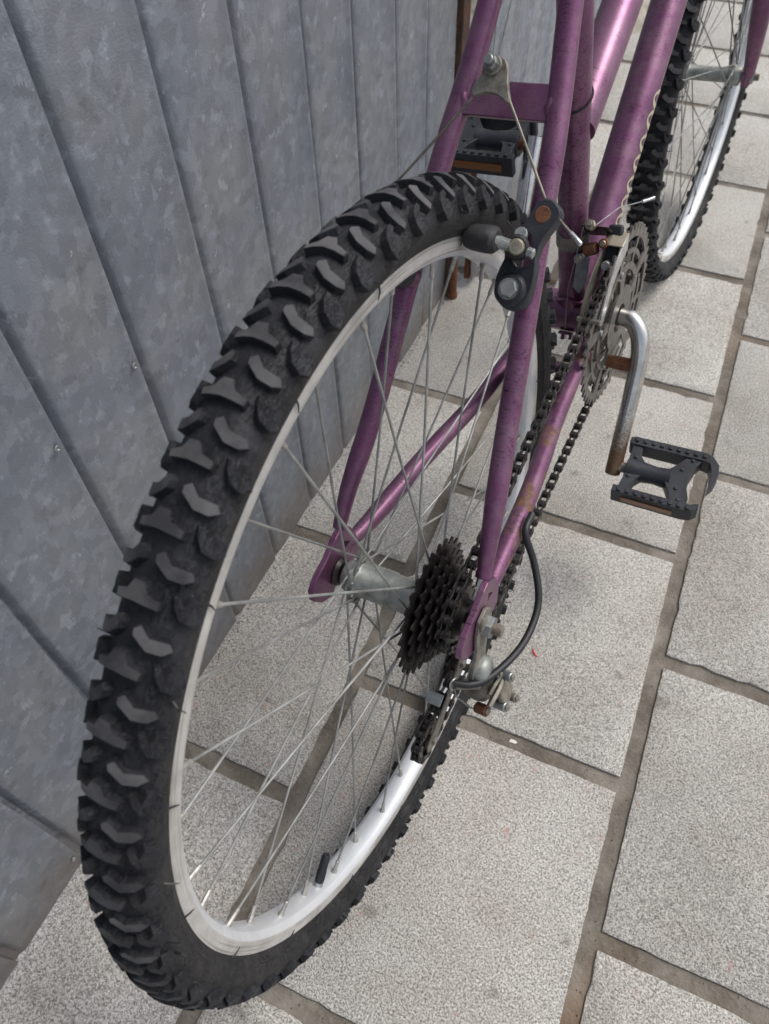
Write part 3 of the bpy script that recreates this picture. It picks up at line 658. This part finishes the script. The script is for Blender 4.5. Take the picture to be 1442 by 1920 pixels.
# ---- pedals
def pedal(y0, z0, th, sg, x0, dsm=0.):
    pd = empty('pedal', Vector((0, y0, z0)) + Vector(UP), bike)
    R = Matrix((Vector((sg, 0, 0)), Vector((0, math.cos(th), math.sin(th))), Vector((0, -math.sin(th), math.cos(th)))))  # rows
    U, V, N = Vector((sg, 0, 0)), Vector((0, math.cos(th), math.sin(th))), Vector((0, -math.sin(th), math.cos(th)))
    o = Vector((sg * x0, 0, 0)) + V * dsm
    b = MB(); P = lambda poly, h0, h1, m='plastic': b.prism([(x * .001, y * .001) for x, y in poly], o, U, V, N, h0 * .001, h1 * .001, m)
    P([(-2, 31), (0, 29), (84, 29.5), (90, 28), (93.5, 20), (95.5, 9), (95.5, -3), (101, 7), (102.5, 17), (100, 29), (92, 37.5), (84, 41), (3, 40), (-2, 38)], -13, 10)
    P([(-2, -30.5), (-2, -39.5), (78, -40), (88, -38), (93.5, -32), (93, -27), (89.5, -27.5), (84, -30.5), (78, -30.5)], -13, 10)
    P([(3, 31.5), (14, 31.5), (17, 16), (24, 8), (24, -8), (18, -16), (14, -33), (3, -33), (5, -14), (4, 9)], -10, 8)
    P([(50, 8), (58, 19), (66, 31.5), (83, 31.5), (77, 20), (74, 5), (75, -10), (80, -23), (80, -33), (62, -33), (57, -20), (50, -9)], -10, 8)
    b.tube([o + U * .004, o + U * .02, o + U * .038, o + U * .055], [.0135, .0125, .0105, .0125], 'plastic', 20)
    for k in range(9):
        for sgn in (1, -1):
            x = 4 + k * 9.6
            P([(x, sgn * 35.5 - 2.4), (x + 4.2, sgn * 35.5 - 2.4), (x + 4.2, sgn * 35.5 + 2.4), (x, sgn * 35.5 + 2.4)][::1], 9.5, 12)
    for (x, y) in ((11, 13), (10, -14), (64, 12), (64, -14), (72, 27), (70, -28)):
        c = o + U * x * .001 + V * y * .001; b.tube([c + N * .0075, c + N * .0092, c + N * .0098], [.0024, .0022, .0014], 'plastic', 10)
    b.obj('pedal_body', pd, bevel=.0006, smooth=35)
    for sgn in (-1, 1):
        b = MB(); b.prism([(.010, -.0070), (.068, -.0070), (.068, .0018), (.010, .0018)], o + V * sgn * .0398, U, N, V * sgn, 0, .0012, 'amber'); b.obj('reflector', pd)
    b = MB(); b.tube([o - U * .016, o + U * .004], .0062, 'rust' if sg < 0 else 'dirty', 14); b.tube([o - U * .004, o - U * .001], .0085, 'rust' if sg < 0 else 'dirty', 6); b.obj('pedal_spindle', pd)
    return pd
pe_w = pe
pedal(pe.y, pe.z, math.radians(12), 1, .0985, .0015)
pl = BB - cd * .1655
pedal(pl.y, pl.z, math.radians(10), -1, .0915)

# ---- chain
G_, T_ = Vector((.0485, -.006, -.068)), Vector((.0435, -.062, -.1175))
def tangent_pts(c1, r1, s1, c2, r2, s2):
    """outer/inner tangent in the y-z plane; s = +1 left of travel, -1 right of travel"""
    d = (c2 - c1); D = d.length; u = d / D; v = Vector((-u.y, u.x)); k = (s1 * r1 - s2 * r2) / D; n = u * k + v * math.sqrt(max(0, 1 - k * k)); 
    return c1 + n * s1 * r1, c2 + n * s2 * r2
def seq():
    c = lambda v: Vector((v.y, v.z)); R38, R14, R10 = .0769, .0285, .0203
    W_ = [(c(RC), R38, .0445), (Vector((0, 0)), R14, .0533), (c(G_), R10, G_.x), (c(T_), R10, T_.x)]
    # direction of travel: ring top -> cog top -> round its back -> guide pulley front -> tension pulley back -> ring bottom
    sides = [-1, -1, 1, -1]; out = []; segs = []
    for i in range(4):
        a = W_[i]; b = W_[(i + 1) % 4]; sa, sb = sides[i], sides[(i + 1) % 4]
        # normal convention: chain lies on side s of centre when travelling: point = centre + n*s*r with n left normal
        d = b[0] - a[0]; D = d.length; u = d / D; best = None
        r1, r2 = sa * a[1], sb * b[1]; k = (r1 - r2) / D; root = math.sqrt(max(0, 1 - k * k)); v = Vector((-u.y, u.x)); n = u * k + v * root
        segs.append((a[0] + n * r1, b[0] + n * r2))
    for i in range(4):
        p, q = segs[i]; a, b_ = W_[i], W_[(i + 1) % 4]
        for k in range(14):
            t = k / 14; w = p.lerp(q, t); out.append((a[2] + (b_[2] - a[2]) * t, w.x, w.y))
        nx = segs[(i + 1) % 4][0]; cc, rr, xx = b_; a0 = math.atan2(q.y - cc.y, q.x - cc.x); a1 = math.atan2(nx.y - cc.y, nx.x - cc.x); sgn = -sides[(i + 1) % 4]
        da = (a1 - a0) * sgn
        while da < 0: da += 2 * PI
        while da > 2 * PI: da -= 2 * PI
        for k in range(20): a = a0 + sgn * da * k / 20; out.append((xx, cc.x + rr * math.cos(a), cc.y + rr * math.sin(a)))
    return [Vector(p) for p in out]
def plate_poly(L, r, w, n=7):
    pts = []
    for k in range(n + 1): a = -PI / 2 - PI * k / n + PI; pts.append((L / 2 + r * math.cos(a), r * math.sin(a)))
    pts.append((0, -w))
    for k in range(n + 1): a = -PI / 2 - PI * k / n; pts.append((-L / 2 + r * math.cos(a), r * math.sin(a)))
    pts.append((0, w)); return pts
def link_mesh(outer):
    b = MB(); P = .0127; xs = (.0031, .0042) if outer else (.0018, .0028)
    for s in (-1, 1):
        b.prism(plate_poly(P, .0041, .0028), (s * xs[0], 0, 0), (0, 1, 0), (0, 0, 1), (s, 0, 0), 0, xs[1] - xs[0], 'chain')
    for e in (-1, 1):
        if outer: b.cyl((-.0050, e * P / 2, 0), (.0050, e * P / 2, 0), .0018, 'chain', 8)
        else: b.cyl((-.0019, e * P / 2, 0), (.0019, e * P / 2, 0), .0038, 'chain', 10)
    return b.mesh('chain_link', 35)
lm = (link_mesh(True), link_mesh(False))
ch = sub('chain'); path = seq(); path.append(path[0]); cum = [0]
for i in range(1, len(path)): cum.append(cum[-1] + (path[i] - path[i - 1]).length)
def along(s):
    s %= cum[-1]; i = 0
    lo, hi = 0, len(cum) - 1
    while hi - lo > 1:
        m = (lo + hi) // 2
        if cum[m] <= s: lo = m
        else: hi = m
    t = (s - cum[lo]) / max(1e-9, cum[hi] - cum[lo]); return path[lo].lerp(path[hi], t)
NL = int(round(cum[-1] / .0127 / 2)) * 2; st = cum[-1] / NL
for k in range(NL):
    p, q = along(k * st), along((k + 1) * st); d = (q - p).normalized(); X = Vector((1, 0, 0)); X = (X - d * X.dot(d)).normalized(); Z = X.cross(d)
    mw = Matrix.Translation((p + q) / 2) @ Matrix((X, d, Z)).transposed().to_4x4(); inst(lm[k % 2], 'chain_link', ch, mw)

# ---- rear derailleur
rd = sub('rear_derailleur')
for c in (G_, T_):
    b, R = cog_mesh(10, .0022, .006, 'cog', .0030); b.rev([(-.0028, .003), (-.0028, .009), (.0028, .009), (.0028, .003)], 'cog', 18); b.obj('jockey_wheel', rd, c, smooth=30)
ax = (T_ - G_).normalized(); pn = Vector((1, 0, 0)); pv = pn.cross(ax).normalized()
def cageplate(x, m, ext=0.):
    b = MB(); L = (T_ - G_).length
    poly = [(-.012, -.004), (-.010, .007), (-.002, .010), (L * .35, .0055), (L * .75, .0080), (L + .005, .0095), (L + .0115, .006), (L + .0125, -.002), (L + .006, -.0085), (L * .75, -.0070), (L * .35, -.0050), (-.004, -.009)]
    b.prism(poly, G_ + pn * x, ax, pv, pn, -.0008, .0008, m); return b.obj('cage_plate', rd, bevel=.0003)
cageplate(.0062, 'hanger'); cageplate(-.0062, 'dirty')
for c in (G_, T_):
    b = MB(); b.hexn(c + Vector((.0068, 0, 0)), c + Vector((.0098, 0, 0)), .0042, 'dirty'); b.cyl(c - Vector((.0088, 0, 0)), c + Vector((.008, 0, 0)), .0025, 'dirty', 10); b.obj('pulley_bolt', rd)
b = MB(); mid = G_.lerp(T_, .52) + pv * -.012; b.box((-.0070, -.0055, -.0012), (.0070, .0055, .0012), 'steel', Matrix((pn, ax, pv)).transposed(), G_.lerp(T_, .42) + pv * (.0215 if pv.y < 0 else -.0215)); b.obj('cage_bridge', rd, bevel=.0004)
# claw hanger plate clamped by the axle nut
b = MB(); b.prism([(-.010, .018), (.003, .020), (.012, .010), (.013, -.003), (.006, -.014), (.001, -.024), (-.003, -.040), (-.010, -.052), (-.022, -.055), (-.030, -.047), (-.029, -.036), (-.021, -.024), (-.017, -.008), (-.016, .006)], (.0742, 0, 0), (0, 1, 0), (0, 0, 1), (1, 0, 0), 0, .0030, 'hanger'); b.obj('hanger_plate', rd, bevel=.0006)
b = MB(); b.cyl((.0770, -.006, .013), (.0795, -.006, .013), .0060, 'dirty', 16); b.obj('hanger_bolt', rd)
PD = Vector((.0790, -.0160, -.045))
b = MB(); b.rev([(-.006, .002), (-.006, .0125), (.001, .0132), (.0045, .0120), (.0072, .0085), (.0082, .004), (.0084, .0001)], 'hub', 28, PD); b.obj('pivot_cap', rd)
b = MB(); b.tube(spline([PD + Vector((.002, .002, -.008)), Vector((.083, -.012, -.066)), Vector((.078, -.016, -.082)), Vector((.066, -.014, -.084))], 4), [.0085] * 4 + [.0095] * 4 + [.010] * 5, 'dirty', 14); b.obj('cage_knuckle', rd)
b = MB()
for dz in (0, .010): b.prism([(-.005, .010), (.006, .010), (.010, -.008), (.004, -.024), (-.006, -.020)], Vector((.088 + dz * .4, -.004 - dz, -.062)), (.35, 0, .93), (0, 1, 0), (1, 0, -.3), 0, .0035, 'dirty')
b.obj('parallelogram_link', rd, bevel=.0008)
b = MB(); b.prism([(-.012, .004), (-.006, .012), (.008, .011), (.013, .002), (.010, -.010), (-.004, -.014), (-.012, -.008)], Vector((.0945, -.012, -.070)), Vector((0, .9, -.43)), Vector((-.45, .38, .8)), Vector((.88, .2, .42)), 0, .0045, 'dirty'); b.obj('outer_link', rd, bevel=.0012)
for (p, r, m, L) in (((.092, -.006, -.058), .0042, 'steel', .012), ((.093, -.023, -.080), .0045, 'steel', .013), ((.078, -.028, -.092), .0050, 'rust', .012), ((.099, -.010, -.085), .0038, 'dirty', .010), ((.085, -.010, -.052), .0036, 'steel', .010)):
    b = MB(); p = Vector(p); dv = Vector((.8, -.15, .35)).normalized(); b.cyl(p, p + dv * L, r, m, 16); b.cyl(p + dv * L, p + dv * (L + .0015), r * .6, 'dirty', 10); b.obj('adjuster_screw', rd)
b = MB(); sp = []
for k in range(70): a = k * .62; sp.append(Vector((.084 + .0062 * math.cos(a), -.016 + .0062 * math.sin(a) * .6, -.058 - .00032 * k)))
b.tube(sp, .0008, 'dirty', 5); b.obj('return_spring', rd)
b = MB(); clip = Vector((.0640, -.0385, -.0405)); b.tube([clip + Vector((.0010 * math.sin(a * 2), .0052 * math.cos(a), .0056 * math.sin(a) )) for a in [2 * PI * k / 22 for k in range(20)]], .0008, 'steel', 6)
b.cyl(clip + Vector((.001, .001, -.004)), clip + Vector((.018, .012, -.010)), .0036, 'dirty', 14); b.obj('cable_stop', rd)
hous = spline([(.0705, .118, .004), (.0722, .098, .0015), (.0836, .0882, -.020), (.094, .0732, -.035), (.0993, .0586, -.045), (.1006, .0391, -.050), (.099, .0186, -.050), (.0935, -.0032, -.048), (.0853, -.023, -.045), (.0759, -.0336, -.042), (.0647, -.0382, -.040)], 6)
b = MB(); b.tube(hous, .0032, 'black', 14); b.obj('cable_housing', rd)
b = MB(); b.tube([clip, Vector((.066, -.040, -.06)), Vector((.074, -.034, -.084)), Vector((.080, -.028, -.098)), Vector((.088, -.012, -.118))], .0007, 'steel', 6); b.obj('shift_cable', rd)

# ---- front derailleur
fd = sub('front_derailleur')
zc = .092; cyt = ST0.y + (ST1.y - ST0.y) * (zc - ST0.z) / (ST1.z - ST0.z); fc = Vector((0, cyt, zc)); dt_ = (ST1 - ST0).normalized()
b = MB(); b.rev([(-.0075, .0149), (-.0075, .0168), (.0075, .0168), (.0075, .0149)], 'dirty', 36, fc, dt_); b.obj('seat_tube_clamp', fd)
b = MB(); b.prism([(-.020, .006), (-.012, .010), (.010, .012), (.018, .004), (.014, -.008), (-.006, -.012), (-.018, -.006)], fc + Vector((.024, -.002, .010)), (1, 0, .1), Vector((0, .74, -.67)), Vector((-.1, -.6, .78)), -.006, .006, 'cog'); b.obj('clamp_body', fd, bevel=.0015)
b = MB(); b.hexn(fc + Vector((.022, -.012, .020)), fc + Vector((.022, -.019, .026)), .0052, 'brass'); b.cyl(fc + Vector((.022, -.018, .025)), fc + Vector((.022, -.022, .029)), .0026, 'dirty', 10); b.obj('cable_clamp_nut', fd)
b = MB(); b.prism([(-.0075, .016), (.0070, .016), (.0085, .006), (.0080, -.014), (.0065, -.022), (-.0055, -.022), (-.0080, -.012)], fc + Vector((.042, .000, .000)), (1, 0, .1), Vector((0, .55, .83)), Vector((0, -.83, .55)), -.004, .004, 'plastic'); b.obj('link_cover', fd, bevel=.0025)
for (p, q, r, m) in (((.018, -.014, -.006), (.030, -.014, -.001), .0062, 'rust'), ((.036, -.016, .006), (.036, -.006, .000), .0048, 'rust'), ((.036, -.0175, .0068), (.036, -.015, .0055), .0030, 'brass'), ((.014, -.021, -.012), (.014, -.010, -.018), .0052, 'steel'), ((.014, -.0225, -.0112), (.014, -.0205, -.0122), .0032, 'brass'), ((.043, -.026, -.012), (.043, -.014, -.017), .0046, 'steel')):
    b = MB(); b.cyl(fc + Vector(p), fc + Vector(q), r, m, 16); b.obj('pivot', fd)
b = MB(); b.prism([(-.0065, .014), (.006, .014), (.0075, -.010), (.002, -.024), (-.0055, -.018)], fc + Vector((.017, -.018, -.026)), (1, 0, 0), Vector((0, .35, .94)), Vector((0, -.94, .35)), -.0015, .0015, 'steel'); b.obj('inner_link', fd, bevel=.0005)
def cagearc(x, r0, r1, a0, a1, m, name='cage_plate', flare=0.):
    b = MB(); n = 20; vs = []
    for k in range(n + 1):
        t = k / n; a = math.radians(a0 + (a1 - a0) * t); w = 1 if t < .65 else 1 - (t - .65) * .9; rm = r0 + .004 * math.sin(t * 5)
        for (xx, r) in ((x, r0), (x + .0012, r0), (x + .0012, r0 + (r1 - r0) * w), (x, r0 + (r1 - r0) * w)): vs.append(Vector((RC.x + xx + flare * t, RC.y + r * math.cos(a), RC.z + r * math.sin(a))))
    fs = [(i * 4 + j, i * 4 + (j + 1) % 4, (i + 1) * 4 + (j + 1) % 4, (i + 1) * 4 + j) for i in range(n) for j in range(4)] + [(0, 1, 2, 3), tuple(n * 4 + j for j in (3, 2, 1, 0))]
    b.add(vs, fs, m); return b.obj(name, fd)
cagearc(.0045, .0905, .1085, 96, 150, 'bright'); cagearc(-.0135, .082, .1060, 100, 158, 'dirty', flare=-.004)
b = MB(); a = math.radians(101); pc = Vector((RC.x, RC.y + .108 * math.cos(a), RC.z + .108 * math.sin(a))); b.box((-.0140, -.010, -.0008), (.0055, .010, .0008), 'brass', Matrix((Vector((1, 0, 0)), Vector((0, -math.sin(a), math.cos(a))) * -1, Vector((0, math.cos(a), math.sin(a))))).transposed(), pc); b.obj('cage_bridge', fd, bevel=.0004)
a = math.radians(148); pc = Vector((RC.x, RC.y + .104 * math.cos(a), RC.z + .104 * math.sin(a))); b = MB(); b.cyl(pc + Vector((-.018, 0, 0)), pc + Vector((.006, 0, 0)), .0026, 'dirty', 10); b.obj('cage_screw', fd)
b = MB(); b.tube([fc + Vector((.022, -.014, .018)), Vector((.037, .440, .112)), Vector((.048, .457, .109)), Vector((.0545, .4665, .1075))], .0006, 'steel', 6); b.obj('cable_end', fd)
b = MB(); b.tube([Vector((.0535, .465, .1078)), Vector((.0565, .4703, .1068)), Vector((.0575, .4718, .1066)), Vector((.0610, .4775, .1058)), Vector((.0613, .478, .1057)), Vector((.0618, .4788, .1056))], [.0017, .0017, .0014, .0017, .0021, .0021], 'bright', 10); b.obj('cable_cap', fd)
b = MB(); b.tube([fc + Vector((.016, -.019, .022)), Vector((.006, .388, .045)), Vector((.0, .4065, -.022)), Vector((0, .4095, -.032))], .0006, 'steel', 6); b.obj('shift_cable', fd)
b = MB(); b.prism([(-.007, -.006), (.009, -.006), (.009, -.014), (.006, -.014), (.006, -.009), (.001, -.009), (.001, -.015), (-.003, -.015), (-.003, -.009), (-.007, -.009)], BB + Vector((0, -.014, -.010)), (1, 0, 0), Vector((0, .5, .86)), Vector((0, -.86, .5)), 0, .008, 'purple'); b.obj('cable_guide', fd, bevel=.0005)

# ---- rear cantilever brakes
P0 = Vector((0, .1473, .18))
OUT = [(32.4, 17.6), (32.3, 23.9), (33.6, 30.4), (35.1, 36.1), (33.8, 42.8), (35.1, 49.8), (38.4, 57.1), (43.2, 61.8), (45.7, 68.1), (47.6, 74.3), (52.1, 78.8), (58.5, 78.9), (64.4, 74.3), (66.4, 69.4), (64.1, 63.8), (60.7, 58.1), (57.4, 48.9), (56.8, 40.7), (58.8, 29.5), (59.0, 19.2), (58.1, 11.5), (53.7, 5.9), (47.5, 4.0), (40.0, 6.2), (34.8, 11.7)]
CAV = [(38.7, 36.7), (41.9, 33.0), (47.4, 31.8), (52.8, 34.0), (54.6, 39.1), (53.4, 48.4), (49.7, 55.1), (45.5, 57.6), (41.2, 56.9), (37.9, 54.3), (36.6, 46.6)]
def chaikin(p, it=2):
    for _ in range(it):
        q = []
        for i in range(len(p)):
            a, b_ = p[i], p[(i + 1) % len(p)]; q += [(a[0] * .75 + b_[0] * .25, a[1] * .75 + b_[1] * .25), (a[0] * .25 + b_[0] * .75, a[1] * .25 + b_[1] * .75)]
        p = q
    return p
def brake(sg):
    br = sub('brake')
    X = Vector((sg, 0, 0)); at = lambda x, s, off: P0 + X * (x * .001) + s_ * (s * .001) + n_ * (off * .001)
    out = chaikin(OUT, 1); cav = chaikin(CAV, 2)
    # body with a real oval opening: ring strip between outline and opening plus solid lobes
    cx, cy = 46.2, 44.6
    def ray_hit(poly, a):
        d = (math.cos(a), math.sin(a)); best = None
        for i in range(len(poly)):
            p, q = poly[i], poly[(i + 1) % len(poly)]; ex, ey = q[0] - p[0], q[1] - p[1]; den = d[0] * ey - d[1] * ex
            if abs(den) < 1e-9: continue
            t = ((p[0] - cx) * ey - (p[1] - cy) * ex) / den; u = ((p[0] - cx) * d[1] - (p[1] - cy) * d[0]) / den
            if t > 0 and -1e-6 <= u <= 1 + 1e-6 and (best is None or t > best): best = t
        return (cx + d[0] * best, cy + d[1] * best)
    b = MB(); n = 96; A = [2 * PI * k / n for k in range(n)]; o_ = [ray_hit(OUT, a) for a in A]; i_ = [ray_hit(CAV, a) for a in A]
    rings = [(o_, 25.0, 1), (o_, 34.0, 1), (o_, 36.0, .955), (i_, 36.0, 1.0), (i_, 34.6, .95), (i_, 25.0, .95)]; vs = []
    for pts, h, k in rings:
        for (x, y) in pts: vs.append(at(cx + (x - cx) * k, cy + (y - cy) * k, h))
    fs = [(L * n + k, L * n + (k + 1) % n, ((L + 1) % 6) * n + (k + 1) % n, ((L + 1) % 6) * n + k) for L in range(6) for k in range(n)]
    b.add(vs, fs, 'plastic'); b.obj('brake_arm', br, smooth=45)
    b = MB(); b.cyl(at(45, 17.2, 6), at(45, 17.2, 25), .0092, 'purple' , 28); b.obj('brake_boss', br)
    b = MB(); b.cyl(at(45, 17.2, 22), at(45, 17.2, 39), .0126, 'plastic', 36, .0112, .002); b.rev([(0, .0070), (.0005, .0092), (.0022, .0092), (.0026, .0074)], 'black', 30, at(45, 17.2, 38.6), n_); b.obj('pivot_boss', br)
    b = MB(); b.cyl(at(45.2, 17.1, 38.8), at(45.3, 17.1, 41), .0078, 'steel', 28); b.cyl(at(45.3, 17.1, 40.8), at(45.8, 17, 45), .0068, 'steel', 6, .0062, .0008); b.obj('pivot_bolt', br)
    b = MB(); b.cyl(at(54.1, 67.9, 32), at(54.1, 67.9, 36.5), .0056, 'rust', 28); b.obj('copper_plug', br)
    b = MB(); b.cyl(at(42.6, 44.8, 30), at(44, 44.2, 42), .0075, 'black', 30); b.cyl(at(44.2, 44, 41.8), at(45.2, 43.6, 46), .0085, 'black', 30, .0078, .0012); b.obj('clamp_washer', br)
    b = MB(); b.cyl(at(45.2, 43.5, 45.8), at(46.4, 43, 51), .0056, 'brass', 28, .0051, .0008); b.hexn(at(46.4, 43, 50.9), at(46.5, 43, 51.3), .0029, 'dirty'); b.obj('clamp_bolt', br)
    b = MB(); b.hexn(at(51.5, 42.2, 41), at(56.6, 41.5, 41), .0036, 'steel'); b.cyl(at(44.2, 52.0, 38), at(44.6, 53.2, 43), .0046, 'steel', 12); b.obj('clamp_nut', br)
    # pad and its post, across the rim
    pc = Vector((0, .1331, .2516)); tx = Vector((0, .252, -.136)).normalized(); rr = Vector((0, .136, .252)).normalized()
    P = lambda x: Vector((sg * x, 0, 0)) + pc
    b = MB(); prof = [(.0140, .0001), (.0140, .0062), (.0150, .0078), (.0200, .0092), (.0290, .0098), (.0335, .0094), (.0362, .0070), (.0362, .0001)]
    nseg = 28; vs = []
    for x, r in prof:
        for k in range(nseg): a = 2 * PI * k / nseg; vs.append(P(x) + tx * (r * 1.25 * math.cos(a)) + rr * (r * .92 * math.sin(a)))
    fs = [(i * nseg + k, i * nseg + (k + 1) % nseg, (i + 1) * nseg + (k + 1) % nseg, (i + 1) * nseg + k) for i in range(len(prof) - 1) for k in range(nseg)]
    b.add(vs, fs, 'softpad'); b.obj('brake_pad', br)
    pe_ = at(41.5, 43.6, 46); b = MB(); q0 = P(.0300) + n_ * .0050; b.tube([q0, q0.lerp(pe_, .05), q0.lerp(pe_, .16), q0.lerp(pe_, .34), q0.lerp(pe_, .95)], [.0045, .0058, .0056, .0040, .0038], 'steel', 22)
    for k in range(16):
        a_ = 2 * PI * k / 16; dd_ = (pe_ - q0).normalized(); u1 = dd_.orthogonal().normalized(); u2 = dd_.cross(u1); ofs = (u1 * math.cos(a_) + u2 * math.sin(a_)) * .0038; b.tube([q0.lerp(pe_, .38) + ofs, q0.lerp(pe_, .93) + ofs], .00035, 'steel', 4)
    b.obj('pad_post', br)
    b = MB(); b.tube([at(61, 68, 30), at(64.7, 67.2, 31.5), at(70, 63.2, 33), at(75.5, 59.2, 34)], .0010, 'dirty', 8)
    b.tube([at(74.6, 59.8, 33.8), at(75.5, 59.2, 34), at(84.0, 53.1, 36), at(84.6, 52.8, 36)], [.0012, .0017, .0017, .0012], 'bright', 12)
    if sg > 0: b.obj('cable_end', br)
    return br
brake(1); brake(-1)
# straddle cable, hanger and brake cable
sc_ = sub('straddle_cable')
PH = Vector((0, .2150, .312)); ah = lambda x, s, o=0.: PH + Vector((x * .001, 0, 0)) + s_ * (s * .001) + n_ * (o * .001)
HP = [(-14.6, -4.7), (-12.5, 2.2), (-9.2, 6.6), (-8.2, 13.2), (-6.0, 17.0), (-.5, 18.6), (5.9, 15.4), (9.0, 7.5), (10.3, 1.0), (14.9, -9.4), (13.1, -11.4), (9.3, -8.2), (2.9, -5.0), (-4.7, -5.1), (-12.8, -8.1)]
b = MB(); b.prism([(x * .001, y * .001) for x, y in chaikin(HP, 1)], PH, (1, 0, 0), s_, n_, -.0022, .0022, 'hanger'); b.obj('cable_hanger', sc_, bevel=.0008)
b = MB(); b.cyl(ah(-2.6, 11.2, 2), ah(-2.6, 11.2, 4.4), .0064, 'hanger', 20); b.cyl(ah(-3.0, 11.5, 4.2), ah(-3.0, 11.5, 9.0), .0050, 'steel', 6, .0047); b.cyl(ah(-3.2, 11.6, 8.8), ah(-3.2, 11.6, 12.6), .0034, 'steel', 14); b.obj('hanger_bolt', sc_)
for sg in (1, -1):
    e = P0 + Vector((.0535, 0, 0)) + s_ * .076 + n_ * .030 if sg > 0 else P0 + Vector((-.070, 0, 0)) + s_ * .066 + n_ * .030
    a = ah(sg * 13.2, -8.0, 0)
    b = MB(); b.tube([a, a.lerp(e, .3) + n_ * -.0006, a.lerp(e, .7) + n_ * -.0005, e], .0010, 'dirty', 8)
    b.obj('straddle_wire', sc_)
b = MB(); b.tube([ah(-1, 16), Vector((.001, .2475, .356)), Vector((.0, .296, .47)), Vector((0, .318, .52))], .0007, 'steel', 8); b.obj('brake_cable', sc_)
